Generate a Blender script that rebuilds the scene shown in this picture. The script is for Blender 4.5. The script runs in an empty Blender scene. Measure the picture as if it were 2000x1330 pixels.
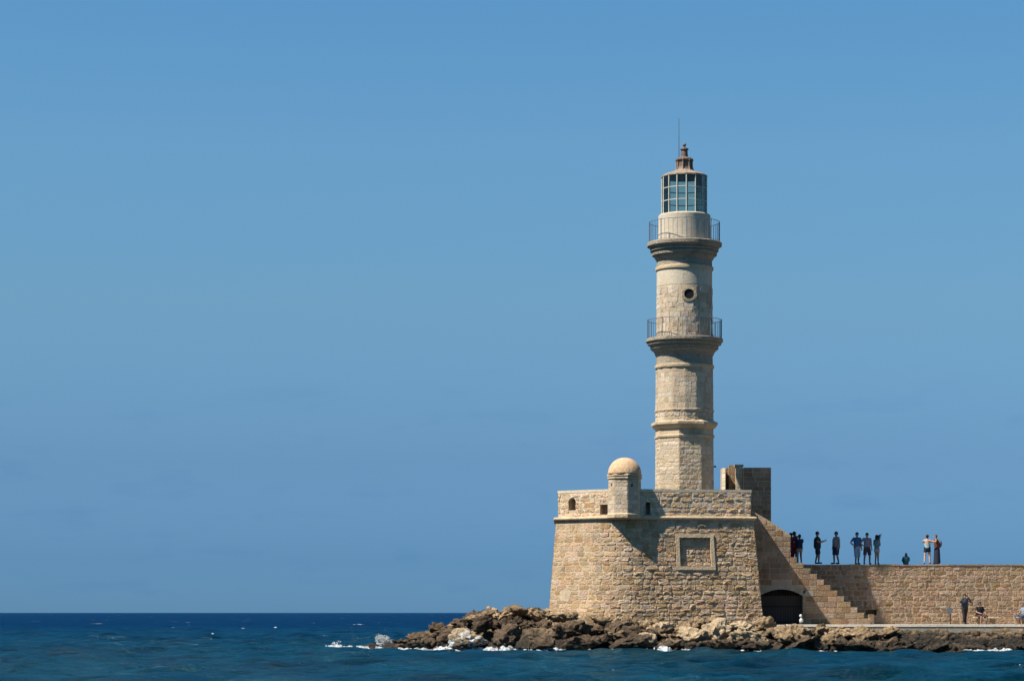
import bpy, bmesh, math, random
import numpy as np
from mathutils import Vector, Matrix, noise as mnoise

# ------------------------------------------------------------------ camera, sky, sun, exposure
scene = bpy.context.scene
COL = scene.collection
CAM_H, FPX = 2.2, 4950.0
cam_d = bpy.data.cameras.new('camera'); cam = bpy.data.objects.new('camera', cam_d); COL.objects.link(cam)
cam.location = (0, 0, CAM_H); cam.rotation_euler = (math.radians(90), 0, 0)
cam_d.sensor_width = 36; cam_d.lens = FPX / 2000 * 36; cam_d.shift_y = 531 / 2000
cam_d.clip_start = 1; cam_d.clip_end = 60000
scene.camera = cam

SUN_EL, SUN_AZ = 55.0, 66.0          # azimuth measured to the left of straight-back-at-camera
sun_dir = Vector((-math.sin(math.radians(SUN_AZ)) * math.cos(math.radians(SUN_EL)),
                  -math.cos(math.radians(SUN_AZ)) * math.cos(math.radians(SUN_EL)), math.sin(math.radians(SUN_EL))))
world = bpy.data.worlds.new('World'); scene.world = world; world.use_nodes = True
wn, wl = world.node_tree.nodes, world.node_tree.links
wn.clear()
w_out = wn.new('ShaderNodeOutputWorld'); w_bg = wn.new('ShaderNodeBackground'); w_sky = wn.new('ShaderNodeTexSky')
w_sky.sky_type = 'NISHITA'; w_sky.sun_disc = False
w_sky.sun_elevation = math.radians(SUN_EL); w_sky.sun_rotation = math.radians(180 + SUN_AZ)
w_sky.altitude = 0; w_sky.air_density = 1.0; w_sky.dust_density = 0.35; w_sky.ozone_density = 1.6
w_bg.inputs['Strength'].default_value = 0.0595
# the low sky of this day is a deeper blue than the clear-air model gives: tint by elevation, same all round
w_tc = wn.new('ShaderNodeTexCoord'); w_sep = wn.new('ShaderNodeSeparateXYZ'); w_ramp = wn.new('ShaderNodeValToRGB')
wl.new(w_tc.outputs['Generated'], w_sep.inputs[0]); wl.new(w_sep.outputs['Z'], w_ramp.inputs[0])
w_ramp.color_ramp.interpolation = 'LINEAR'
w_els = w_ramp.color_ramp.elements
K_ = 1 / 1.4
w_els[0].position = 0.0; w_els[0].color = (.25 * K_, .60 * K_, 1.35 * K_, 1)
w_els[1].position = 0.26; w_els[1].color = (.62 * K_, 1.17 * K_, 1.42 * K_, 1)
for p_, c_ in ((.02, (.23, .53, 1.18)), (.06, (.333, .59, 1.02)), (.12, (.55, .86, 1.07)), (.18, (.65, 1.05, 1.24))):
    e_ = w_els.new(p_); e_.color = (*[c * K_ for c in c_], 1)
w_mul = wn.new('ShaderNodeMix'); w_mul.data_type = 'RGBA'; w_mul.blend_type = 'MULTIPLY'; w_mul.inputs[0].default_value = 1
wl.new(w_sky.outputs[0], w_mul.inputs[6]); wl.new(w_ramp.outputs[0], w_mul.inputs[7])
# faint dull wisps of cloud low in the sky
w_map = wn.new('ShaderNodeMapping'); w_map.inputs['Scale'].default_value = (30, 30, 110)
w_noi = wn.new('ShaderNodeTexNoise'); w_noi.inputs['Scale'].default_value = 1.0; w_noi.inputs['Detail'].default_value = 5
w_cr = wn.new('ShaderNodeMapRange'); w_cr.inputs[1].default_value = .56; w_cr.inputs[2].default_value = .78
w_cr.inputs[3].default_value = 0; w_cr.inputs[4].default_value = .36
w_band = wn.new('ShaderNodeMapRange'); w_band.inputs[1].default_value = .105; w_band.inputs[2].default_value = .075
w_m2 = wn.new('ShaderNodeMath'); w_m2.operation = 'MULTIPLY'
w_cl = wn.new('ShaderNodeMix'); w_cl.data_type = 'RGBA'; w_cl.blend_type = 'MULTIPLY'; w_cl.inputs[7].default_value = (.70, .80, .92, 1)
wl.new(w_tc.outputs['Generated'], w_map.inputs[0]); wl.new(w_map.outputs[0], w_noi.inputs['Vector'])
wl.new(w_noi.outputs['Fac'], w_cr.inputs[0]); wl.new(w_sep.outputs['Z'], w_band.inputs[0])
wl.new(w_cr.outputs[0], w_m2.inputs[0]); wl.new(w_band.outputs[0], w_m2.inputs[1]); wl.new(w_m2.outputs[0], w_cl.inputs[0])
wl.new(w_mul.outputs[2], w_cl.inputs[6])
wl.new(w_cl.outputs[2], w_bg.inputs['Color']); wl.new(w_bg.outputs[0], w_out.inputs[0])

sun_l = bpy.data.lights.new('sun', 'SUN'); sun_l.energy = 5.0; sun_l.angle = math.radians(0.53); sun_l.color = (1, 0.94, 0.84)
sun_o = bpy.data.objects.new('sun', sun_l); COL.objects.link(sun_o)
sun_o.rotation_euler = (-sun_dir).to_track_quat('-Z', 'Y').to_euler(); sun_o.location = (-60, 90, 90)
scene.view_settings.view_transform = 'Standard'; scene.view_settings.look = 'None'
scene.view_settings.exposure = 1.0; scene.view_settings.gamma = 1
scene.render.engine = 'CYCLES'
scene.cycles.use_denoising = True; scene.cycles.max_bounces = 6; scene.cycles.transparent_max_bounces = 12
scene.cycles.caustics_reflective = False; scene.cycles.caustics_refractive = False

# ------------------------------------------------------------------ helpers
RND = random.Random(7)
def at(px, py, Y):
    return Vector(((px - 1000) / FPX * Y, Y, CAM_H + (1196 - py) / FPX * Y))
def zat(py, Y): return CAM_H + (1196 - py) / FPX * Y
def xat(px, Y): return (px - 1000) / FPX * Y

class MB:
    def __init__(s): s.v, s.f, s.n = [], [], 0
    def add(s, vs, fs):
        s.v.extend([tuple(v) for v in vs]); s.f.extend([tuple(i + s.n for i in f) for f in fs]); s.n += len(vs); return s
    def box(s, x0, x1, y0, y1, z0, z1):
        return s.add([(x0,y0,z0),(x1,y0,z0),(x1,y1,z0),(x0,y1,z0),(x0,y0,z1),(x1,y0,z1),(x1,y1,z1),(x0,y1,z1)],
                     [(0,3,2,1),(4,5,6,7),(0,1,5,4),(1,2,6,5),(2,3,7,6),(3,0,4,7)])
    def lathe(s, prof, n, phase=0.0, c=(0, 0), capb=True, capt=True):
        """prof: (radius, z) from bottom to top; a vertex stands at angle phase measured right of straight-to-camera"""
        vs, fs = [], []
        for r, z in prof:
            for k in range(n):
                a = phase + 2 * math.pi * k / n
                vs.append((c[0] + r * math.sin(a), c[1] - r * math.cos(a), z))
        for i in range(len(prof) - 1):
            for k in range(n):
                k2 = (k + 1) % n
                fs.append((i * n + k, i * n + k2, (i + 1) * n + k2, (i + 1) * n + k))
        if capb: fs.append(tuple(range(n - 1, -1, -1)))
        if capt: fs.append(tuple((len(prof) - 1) * n + k for k in range(n)))
        return s.add(vs, fs)
    def tube(s, pts, rads, n=8):
        pts = [Vector(p) for p in pts]; vs, fs = [], []
        ref = Vector((0.13, 0.31, 0.94))
        for i, p in enumerate(pts):
            d = (pts[min(i + 1, len(pts) - 1)] - pts[max(i - 1, 0)]).normalized()
            a = d.cross(ref)
            if a.length < 1e-3: a = d.cross(Vector((1, 0, 0)))
            a.normalize(); b = d.cross(a)
            r = rads[i] if hasattr(rads, '__len__') else rads
            for k in range(n):
                t = 2 * math.pi * k / n
                vs.append(p + a * (r * math.cos(t)) + b * (r * math.sin(t)))
        for i in range(len(pts) - 1):
            for k in range(n):
                k2 = (k + 1) % n
                fs.append((i * n + k, (i + 1) * n + k, (i + 1) * n + k2, i * n + k2))
        fs.append(tuple(range(n))); fs.append(tuple(range((len(pts) - 1) * n + n - 1, (len(pts) - 1) * n - 1, -1)))
        return s.add(vs, fs)
    def ell(s, c, r, n=10, m=7, rot=None):
        vs, fs = [], []
        for i in range(m + 1):
            th = math.pi * i / m
            for k in range(n):
                ph = 2 * math.pi * k / n
                v = Vector((r[0] * math.sin(th) * math.cos(ph), r[1] * math.sin(th) * math.sin(ph), r[2] * math.cos(th)))
                if rot: v = rot @ v
                vs.append(v + Vector(c))
        for i in range(m):
            for k in range(n):
                k2 = (k + 1) % n
                fs.append((i * n + k, (i + 1) * n + k, (i + 1) * n + k2, i * n + k2))
        return s.add(vs, fs)
    def mesh(s, name, smooth=False, angle=None):
        me = bpy.data.meshes.new(name); me.from_pydata(s.v, [], s.f); me.update()
        if smooth:
            me.polygons.foreach_set('use_smooth', [True] * len(me.polygons))
            if angle: me.set_sharp_from_angle(angle=math.radians(angle))
        return me
    def build(s, name, mat, parent=None, smooth=False, angle=None):
        return link(name, s.mesh(name, smooth, angle), mat, parent)

WPOS = {}
def link(name, me, mat, parent=None):
    """mesh given in world coordinates; stays there whatever the parent's place is"""
    o = bpy.data.objects.new(name, me); COL.objects.link(o)
    if mat is not None and len(me.materials) == 0: me.materials.append(mat)
    if parent is not None:
        o.parent = parent
        if parent in WPOS: o.location = -WPOS[parent]
    return o
def tag(o, label, cat, group=None, kind=None):
    if label: o['label'] = label
    if cat: o['category'] = cat
    if group: o['group'] = group
    if kind: o['kind'] = kind
    return o
def thing(name, label, cat, loc, group=None):
    o = bpy.data.objects.new(name, None); COL.objects.link(o); o.location = loc; o.empty_display_size = .3
    WPOS[o] = Vector(loc)
    return tag(o, label, cat, group)

def mesh_np(name, V, F, smooth=True):
    """V (n,3) float, F (m,k) int"""
    me = bpy.data.meshes.new(name); V = np.asarray(V, np.float32); F = np.asarray(F, np.int32)
    me.vertices.add(len(V)); me.vertices.foreach_set('co', V.ravel())
    k = F.shape[1]
    me.loops.add(F.size); me.loops.foreach_set('vertex_index', F.ravel())
    me.polygons.add(len(F)); me.polygons.foreach_set('loop_start', np.arange(0, F.size, k, dtype=np.int32))
    me.polygons.foreach_set('use_smooth', np.full(len(F), smooth))
    me.update(calc_edges=True)
    return me

# ------------------------------------------------------------------ materials
def new_mat(name):
    m = bpy.data.materials.new(name); m.use_nodes = True; nt = m.node_tree
    return m, nt.nodes, nt.links, nt.nodes['Principled BSDF']
ALB = .76
def sc3(c): return tuple(x * ALB for x in c)
def ramp(nodes, stops):
    stops = [(p, sc3(c)) for p, c in stops]
    r = nodes.new('ShaderNodeValToRGB'); e = r.color_ramp.elements
    e[0].position, e[0].color = stops[0][0], (*stops[0][1], 1)
    e[1].position, e[1].color = stops[-1][0], (*stops[-1][1], 1)
    for p, c in stops[1:-1]:
        x = e.new(p); x.color = (*c, 1)
    return r
def noise_node(N, L, vec, scale, detail=4, rough=.55):
    n = N.new('ShaderNodeTexNoise'); n.inputs['Scale'].default_value = scale; n.inputs['Detail'].default_value = detail
    n.inputs['Roughness'].default_value = rough
    if vec is not None: L.new(vec, n.inputs['Vector'])
    return n
def mixc(N, L, fac, a, b, mode='MIX'):
    m = N.new('ShaderNodeMix'); m.data_type = 'RGBA'; m.blend_type = mode
    for s, x in ((0, fac), (6, a), (7, b)):
        if hasattr(x, 'links') or isinstance(x, bpy.types.NodeSocket): L.new(x, m.inputs[s])
        elif isinstance(x, (int, float)): m.inputs[s].default_value = x
        else: m.inputs[s].default_value = (*x, 1)
    return m.outputs[2]
def mrange(N, L, x, a, b, c=0., d=1.):
    m = N.new('ShaderNodeMapRange'); L.new(x, m.inputs[0])
    for i, v in enumerate((a, b, c, d)): m.inputs[i + 1].default_value = v
    return m.outputs[0]

def stone_mat(name, cols, tone='object', stain=(.16, .12, .08), stain_amt=.5, bump=.5, bscale=9., warm=None, rough=.9, streak=True):
    """cols: stops for per-stone tone. tone: 'object' per-object random, 'attr' per-face attribute, None noise only"""
    m, N, L, B = new_mat(name)
    geo = N.new('ShaderNodeNewGeometry'); pos = geo.outputs['Position']
    n1 = noise_node(N, L, pos, .9, 6, .6)
    n2 = noise_node(N, L, pos, 7., 6, .65)
    r = ramp(N, cols)
    if tone == 'object':
        oi = N.new('ShaderNodeObjectInfo'); src = oi.outputs['Random']
    elif tone == 'attr':
        an = N.new('ShaderNodeAttribute'); an.attribute_name = 'tone'; src = an.outputs['Fac']
    else:
        src = None
    if src is not None:
        a = N.new('ShaderNodeMath'); a.operation = 'MULTIPLY'; a.inputs[1].default_value = .62; L.new(src, a.inputs[0])
        b = N.new('ShaderNodeMath'); b.operation = 'MULTIPLY_ADD'; b.inputs[1].default_value = .75; L.new(n2.outputs['Fac'], b.inputs[0]); L.new(a.outputs[0], b.inputs[2])
        c = N.new('ShaderNodeMath'); c.operation = 'SUBTRACT'; c.inputs[1].default_value = .19; L.new(b.outputs[0], c.inputs[0])
        L.new(c.outputs[0], r.inputs[0])
    else:
        L.new(mrange(N, L, n2.outputs['Fac'], .25, .75), r.inputs[0])
    col = r.outputs[0]
    if src is not None:
        hv = N.new('ShaderNodeHueSaturation'); fr1 = N.new('ShaderNodeMath'); fr1.operation = 'FRACT'; fm = N.new('ShaderNodeMath'); fm.operation = 'MULTIPLY'; fm.inputs[1].default_value = 7.13
        L.new(src, fm.inputs[0]); L.new(fm.outputs[0], fr1.inputs[0]); L.new(mrange(N, L, fr1.outputs[0], 0, 1, .488, .508), hv.inputs['Hue'])
        fm2 = N.new('ShaderNodeMath'); fm2.operation = 'MULTIPLY'; fm2.inputs[1].default_value = 17.9; fr2 = N.new('ShaderNodeMath'); fr2.operation = 'FRACT'
        L.new(src, fm2.inputs[0]); L.new(fm2.outputs[0], fr2.inputs[0]); L.new(mrange(N, L, fr2.outputs[0], 0, 1, .80, 1.12), hv.inputs['Saturation']); L.new(mrange(N, L, fr1.outputs[0], 0, 1, 1.12, .86), hv.inputs['Value'])
        L.new(col, hv.inputs['Color']); col = hv.outputs[0]
    st = mrange(N, L, n1.outputs['Fac'], .50, .72, 0, stain_amt)
    col = mixc(N, L, st, col, sc3(stain))
    if streak:
        mp = N.new('ShaderNodeMapping'); mp.inputs['Scale'].default_value = (4.5, 4.5, .35); L.new(pos, mp.inputs[0])
        n3 = noise_node(N, L, mp.outputs[0], 1., 5, .6)
        col = mixc(N, L, mrange(N, L, n3.outputs['Fac'], .52, .75, 0, .45), col, tuple(x * .62 * ALB for x in cols[0][1]))
    if warm:
        n4 = noise_node(N, L, pos, 1.7, 4, .6)
        col = mixc(N, L, mrange(N, L, n4.outputs['Fac'], .55, .75, 0, .6), col, sc3(warm))
    L.new(col, B.inputs['Base Color']); B.inputs['Roughness'].default_value = rough
    B.inputs['Specular IOR Level'].default_value = .2
    nb = noise_node(N, L, pos, bscale, 8, .7)
    bp = N.new('ShaderNodeBump'); bp.inputs['Strength'].default_value = bump; bp.inputs['Distance'].default_value = .085
    L.new(nb.outputs['Fac'], bp.inputs['Height']); L.new(bp.outputs[0], B.inputs['Normal'])
    return m
def plain(name, col, rough=.7, metal=0., var=.15, scale=14.):
    m, N, L, B = new_mat(name); col = sc3(col)
    geo = N.new('ShaderNodeNewGeometry'); n = noise_node(N, L, geo.outputs['Position'], scale, 4)
    L.new(mixc(N, L, mrange(N, L, n.outputs['Fac'], .3, .7, 0, 1), tuple(c * (1 - var) for c in col), tuple(min(1, c * (1 + var)) for c in col)), B.inputs['Base Color'])
    B.inputs['Roughness'].default_value = rough; B.inputs['Metallic'].default_value = metal
    B.inputs['Specular IOR Level'].default_value = .25
    return m

FORT = [(0., (.33, .205, .105)), (.3, (.45, .30, .165)), (.6, (.56, .39, .225)), (1., (.68, .50, .315))]
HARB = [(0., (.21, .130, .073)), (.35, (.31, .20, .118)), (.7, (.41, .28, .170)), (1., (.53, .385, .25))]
TOWR = [(0., (.44, .33, .215)), (.35, (.54, .425, .29)), (.7, (.62, .505, .355)), (1., (.70, .595, .44))]
PARA = [(0., (.60, .475, .325)), (.5, (.71, .585, .42)), (1., (.82, .71, .55))]
M = {}
FORL = [(0., (.36, .245, .145)), (.3, (.50, .365, .225)), (.6, (.59, .45, .295)), (1., (.70, .56, .40))]
for k, c, kw in (('forl', FORL, dict(bump=.7, stain=(.36, .24, .13), stain_amt=.5, warm=(.46, .30, .16))), ('fort', FORT, dict(bump=.9, warm=(.40, .24, .12))), ('harb', HARB, dict(bump=.9, warm=(.36, .21, .11))),
                 ('towr', TOWR, dict(bump=.7, stain=(.30, .22, .14), stain_amt=.4)), ('para', PARA, dict(bump=.35, stain=(.52, .39, .25), stain_amt=.4, streak=False))):
    M[k] = stone_mat(k + '_stone', c, 'object', **kw); M[k + '_a'] = stone_mat(k + '_stone_joined', c, 'attr', **kw)
    M[k + '_n'] = stone_mat(k + '_stone_plain', c, None, **kw)
PAR2 = [(0., (.50, .325, .175)), (.5, (.66, .455, .265)), (1., (.80, .60, .38))]
M['par2'] = stone_mat('parapet_rubble', PAR2, 'object', bump=1., stain=(.46, .27, .14), stain_amt=.45, streak=False); M['par2_a'] = stone_mat('parapet_rubble_joined', PAR2, 'attr', bump=1.)
M['mortar'] = stone_mat('mortar', [(0., (.46, .335, .21)), (1., (.64, .50, .35))], None, bump=.5, stain_amt=.3)
M['mortar_h'] = stone_mat('mortar_harbour', [(0., (.38, .27, .175)), (1., (.56, .43, .30))], None, bump=.5, stain_amt=.3)
M['plaster'] = stone_mat('tower_plaster', [(0., (.52, .43, .31)), (1., (.70, .61, .47))], None, stain=(.42, .33, .22), stain_amt=.5, bump=.35)
M['trim'] = stone_mat('dressed_stone', [(0., (.52, .385, .235)), (1., (.68, .535, .36))], None, stain=(.26, .19, .12), stain_amt=.6, bump=.7)
M['cornice_grey'] = stone_mat('weathered_cornice', [(0., (.27, .22, .16)), (1., (.50, .42, .31))], None, stain=(.13, .11, .085), stain_amt=.75, bump=.9)
M['dome'] = stone_mat('peach_plaster', [(0., (.46, .29, .16)), (.5, (.61, .40, .235)), (1., (.72, .53, .35))], None, stain=(.44, .27, .15), stain_amt=.7, bump=.55)
M['archstone'] = stone_mat('grey_arch_stone', [(0., (.33, .28, .21)), (1., (.44, .38, .30))], None, bump=.3)
M['quay'] = stone_mat('quay_concrete', [(0., (.45, .38, .29)), (1., (.60, .52, .41))], None, stain=(.30, .26, .2), stain_amt=.5, bump=.3, streak=False)
M['quayface'] = stone_mat('quay_edge_concrete', [(0., (.34, .28, .20)), (1., (.50, .43, .32))], None, bump=.4)
M['kerb'] = stone_mat('quay_kerb', [(0., (.80, .68, .52)), (1., (.98, .88, .72))], None, stain=(.42, .35, .27), stain_amt=.4, bump=.25, streak=False)
M['iron'] = plain('dark_iron', (.035, .028, .024), .7, 0.)
M['railing'] = plain('railing_paint', (.13, .17, .23), .5, .2)
M['dark'] = plain('dark_interior', (.015, .015, .018), .9); M['gate_shade'] = plain('painted_gate_shade', (.11, .085, .07), .8)  # near-black paints the dark inside openings; brown paints the gate's shaded void
M['bronze'] = plain('weathered_bronze', (.17, .115, .085), .6, .2, .35, 5.)
M['lanternroof'] = plain('lantern_roof_paint', (.30, .225, .165), .6, 0, .3, 4.)
M['mullion'] = plain('lantern_frame_paint', (.56, .55, .46), .5, 0, .2)
M['lens'] = plain('lens_body', (.30, .36, .34), .3)
def glass():
    m, N, L, B = new_mat('lantern_glass')
    N.remove(B); out = N['Material Output']
    t = N.new('ShaderNodeBsdfTransparent'); t.inputs[0].default_value = (.80, .79, .70, 1)
    g = N.new('ShaderNodeBsdfGlossy'); g.inputs['Roughness'].default_value = .08; g.inputs[0].default_value = (.8, .9, .9, 1)
    f = N.new('ShaderNodeFresnel'); f.inputs[0].default_value = 1.5
    x = N.new('ShaderNodeMixShader'); L.new(f.outputs[0], x.inputs[0]); L.new(t.outputs[0], x.inputs[1]); L.new(g.outputs[0], x.inputs[2])
    L.new(x.outputs[0], out.inputs[0]); return m
M['glass'] = glass()

def rock_mat(name, hi, lo, dark_z):
    m, N, L, B = new_mat(name)
    geo = N.new('ShaderNodeNewGeometry'); pos = geo.outputs['Position']
    n1 = noise_node(N, L, pos, 1.3, 7, .62); n2 = noise_node(N, L, pos, 6., 8, .7)
    a = ramp(N, hi); L.new(mrange(N, L, n2.outputs['Fac'], .28, .72), a.inputs[0])
    b = ramp(N, lo); L.new(mrange(N, L, n2.outputs['Fac'], .3, .75), b.inputs[0])
    sep = N.new('ShaderNodeSeparateXYZ'); L.new(pos, sep.inputs[0])
    h = N.new('ShaderNodeMath'); h.operation = 'MULTIPLY_ADD'; h.inputs[1].default_value = 2.2
    L.new(n1.outputs['Fac'], h.inputs[0]); L.new(sep.outputs['Z'], h.inputs[2])
    f = mrange(N, L, h.outputs[0], dark_z + 1.1 - .25, dark_z + 1.1 + .35)
    col = mixc(N, L, f, b.outputs[0], a.outputs[0])
    n5 = noise_node(N, L, pos, 2.6, 5, .6)
    col = mixc(N, L, mrange(N, L, n5.outputs['Fac'], .56, .7, 0, .55), col, tuple(c * .38 for c in hi[0][1]))
    oi = N.new('ShaderNodeObjectInfo'); hv = N.new('ShaderNodeHueSaturation'); L.new(mrange(N, L, oi.outputs['Random'], 0, 1, .72, 1.3), hv.inputs['Value']); L.new(col, hv.inputs['Color']); col = hv.outputs[0]
    L.new(col, B.inputs['Base Color'])
    L.new(mrange(N, L, f, 0, 1, .55, .92), B.inputs['Roughness']); B.inputs['Specular IOR Level'].default_value = .25
    v = N.new('ShaderNodeTexVoronoi'); v.inputs['Scale'].default_value = 4.5; L.new(pos, v.inputs['Vector'])
    s = N.new('ShaderNodeMath'); s.operation = 'MULTIPLY_ADD'; s.inputs[1].default_value = .5
    nb = noise_node(N, L, pos, 5., 10, .72)
    L.new(v.outputs['Distance'], s.inputs[0]); L.new(nb.outputs['Fac'], s.inputs[2])
    bp = N.new('ShaderNodeBump'); bp.inputs['Strength'].default_value = 1.; bp.inputs['Distance'].default_value = .26
    L.new(s.outputs[0], bp.inputs['Height']); L.new(bp.outputs[0], B.inputs['Normal'])
    return m
TAN = [(0., (.17, .108, .056)), (.5, (.34, .23, .126)), (1., (.55, .41, .265))]
PALE = [(0., (.28, .19, .105)), (.5, (.49, .365, .225)), (1., (.66, .525, .365))]
BROWN = [(0., (.052, .034, .020)), (.5, (.112, .074, .045)), (1., (.225, .155, .098))]
WET = [(0., (.016, .012, .008)), (.6, (.052, .038, .022)), (1., (.13, .095, .053))]
M['rock_tan'] = rock_mat('tan_rock', TAN, WET, .72)
M['rock_pale'] = rock_mat('pale_rock', PALE, WET, .5)
M['rock_brown'] = rock_mat('brown_rock', BROWN, WET, .5)
M['rock_shore'] = rock_mat('shore_bedrock', TAN, WET, 1.1)
def foam_mat():
    m, N, L, B = new_mat('sea_foam')
    B.inputs['Base Color'].default_value = (.46, .48, .49, 1); B.inputs['Roughness'].default_value = .8
    geo = N.new('ShaderNodeNewGeometry'); nb = noise_node(N, L, geo.outputs['Position'], 9, 6, .7)
    bp = N.new('ShaderNodeBump'); bp.inputs['Strength'].default_value = .8; bp.inputs['Distance'].default_value = .08
    L.new(nb.outputs['Fac'], bp.inputs['Height']); L.new(bp.outputs[0], B.inputs['Normal'])
    mp = N.new('ShaderNodeMapping'); mp.inputs['Scale'].default_value = (1., 1.4, 1.6); L.new(geo.outputs['Position'], mp.inputs[0])
    lace = noise_node(N, L, mp.outputs[0], 3.2, 8, .75)
    L.new(mrange(N, L, lace.outputs['Fac'], .38, .56, .0, .95), B.inputs['Alpha'])
    return m
M['foam'] = foam_mat()

def sea_mat():
    m, N, L, B = new_mat('sea_water')
    geo = N.new('ShaderNodeNewGeometry'); pos = geo.outputs['Position']
    sep = N.new('ShaderNodeSeparateXYZ'); L.new(pos, sep.inputs[0])
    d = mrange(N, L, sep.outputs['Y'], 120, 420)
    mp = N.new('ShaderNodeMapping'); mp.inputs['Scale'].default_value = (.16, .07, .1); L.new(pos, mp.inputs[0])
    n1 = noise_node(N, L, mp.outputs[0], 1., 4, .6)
    near = mixc(N, L, mrange(N, L, n1.outputs['Fac'], .35, .65), (.0003, .0085, .015), (.0007, .026, .043))  # darker end of the noise paints in the look of dark wave troughs
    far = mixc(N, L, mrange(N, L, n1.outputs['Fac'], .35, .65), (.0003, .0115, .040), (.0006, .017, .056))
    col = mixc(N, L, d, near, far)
    # whitecaps: broken flecks of foam
    mpw = N.new('ShaderNodeMapping'); mpw.inputs['Scale'].default_value = (.16, .10, .16); L.new(pos, mpw.inputs[0])
    w1 = noise_node(N, L, mpw.outputs[0], 1., 6, .72)
    wf = mrange(N, L, w1.outputs['Fac'], .662, .668)
    wf2 = N.new('ShaderNodeMath'); wf2.operation = 'MULTIPLY'; L.new(wf, wf2.inputs[0]); L.new(mrange(N, L, sep.outputs['Y'], 168, 172), wf2.inputs[1])
    col = mixc(N, L, wf2.outputs[0], col, (.45, .47, .48))
    out = N['Material Output']; N.remove(B)
    df = N.new('ShaderNodeBsdfDiffuse'); gl_ = N.new('ShaderNodeBsdfGlossy'); gl_.inputs['Roughness'].default_value = .10; gl_.inputs[0].default_value = (.55, .88, 1, 1)
    L.new(col, df.inputs[0]); fz = N.new('ShaderNodeFresnel'); fz.inputs[0].default_value = 1.33
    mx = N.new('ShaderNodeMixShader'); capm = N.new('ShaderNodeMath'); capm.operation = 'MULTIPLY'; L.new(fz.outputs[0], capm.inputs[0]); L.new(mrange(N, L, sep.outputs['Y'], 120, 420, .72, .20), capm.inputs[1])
    L.new(capm.outputs[0], mx.inputs[0]); L.new(df.outputs[0], mx.inputs[1]); L.new(gl_.outputs[0], mx.inputs[2]); L.new(mx.outputs[0], out.inputs[0])
    m1 = N.new('ShaderNodeMapping'); m1.inputs['Scale'].default_value = (.6, 1.3, 1); L.new(pos, m1.inputs[0])
    a = noise_node(N, L, m1.outputs[0], 1.3, 7, .62)
    b = noise_node(N, L, m1.outputs[0], .22, 5, .55)
    s = N.new('ShaderNodeMath'); s.operation = 'MULTIPLY_ADD'; s.inputs[1].default_value = 3.0; L.new(b.outputs['Fac'], s.inputs[0]); L.new(a.outputs['Fac'], s.inputs[2])
    bp = N.new('ShaderNodeBump'); bp.inputs['Strength'].default_value = .9; bp.inputs['Distance'].default_value = .4
    L.new(s.outputs[0], bp.inputs['Height'])
    for nd in (df, gl_, fz): L.new(bp.outputs[0], nd.inputs['Normal'])
    return m
M['sea'] = sea_mat()

# ------------------------------------------------------------------ sea
def wave_field():
    r = np.random.RandomState(3); W = []
    for i in range(90):
        lam = 0.8 * (6.5 / 0.8) ** r.rand()
        th = math.radians(90 + 48 * (r.rand() - .5) * 2)          # running towards the shore, crests lying across
        amp = .0150 * lam ** .60 * (.5 + r.rand())
        W.append((2 * math.pi / lam * math.cos(th), 2 * math.pi / lam * math.sin(th), amp * .62, r.rand() * 6.28, lam))
    return W
WAVES = wave_field()
def sea_h(X, Y, spacing=0.):
    X = np.asarray(X, float); Y = np.asarray(Y, float)
    Z = np.zeros_like(X); DX = np.zeros_like(X); DY = np.zeros_like(X)
    for kx, ky, a, p, lam in WAVES:
        att = np.clip((lam / np.maximum(spacing, 1e-3) - 2.2) / 2., 0, 1)
        ph = kx * X + ky * Y + p
        k = math.hypot(kx, ky)
        Z += a * att * np.cos(ph); s = np.sin(ph) * a * att * .75
        DX += s * kx / k; DY += s * ky / k
    return Z, DX, DY
def make_sea():
    ys = [45.]
    while ys[-1] < 5000:
        y = ys[-1]; ys.append(y + max(.28, .28 * (y / 190) ** 1.9) if y > 70 else y + .6)
    ys = np.array(ys); nx = 520
    u = np.linspace(-1, 1, nx)
    half = np.where(ys < 230, 62., 62. * ys / 230)
    X = u[None, :] * half[:, None]; Yg = np.repeat(ys[:, None], nx, 1)
    sp = np.maximum(np.gradient(ys), 2 * half / nx)[:, None]
    Z, DX, DY = sea_h(X, Yg, sp)
    fade = np.clip((4800 - Yg) / 1500, 0, 1)
    Z = Z * fade
    V = np.stack([X - DX * fade, Yg - DY * fade, Z], -1).reshape(-1, 3)
    ny = len(ys); i = np.arange(ny - 1)[:, None] * nx + np.arange(nx - 1)[None, :]
    F = np.stack([i, i + 1, i + nx + 1, i + nx], -1).reshape(-1, 4)
    n0 = len(V)
    V = np.concatenate([V, [(-40000, -200, -1.2), (40000, -200, -1.2), (40000, 4500, -1.2), (-40000, 4500, -1.2), (-40000, 45000, 0), (40000, 45000, 0)]])
    F = np.concatenate([F, [(n0, n0 + 1, n0 + 2, n0 + 3), (n0 + 3, n0 + 2, n0 + 5, n0 + 4)]])
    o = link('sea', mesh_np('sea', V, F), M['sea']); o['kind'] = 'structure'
make_sea()

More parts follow.
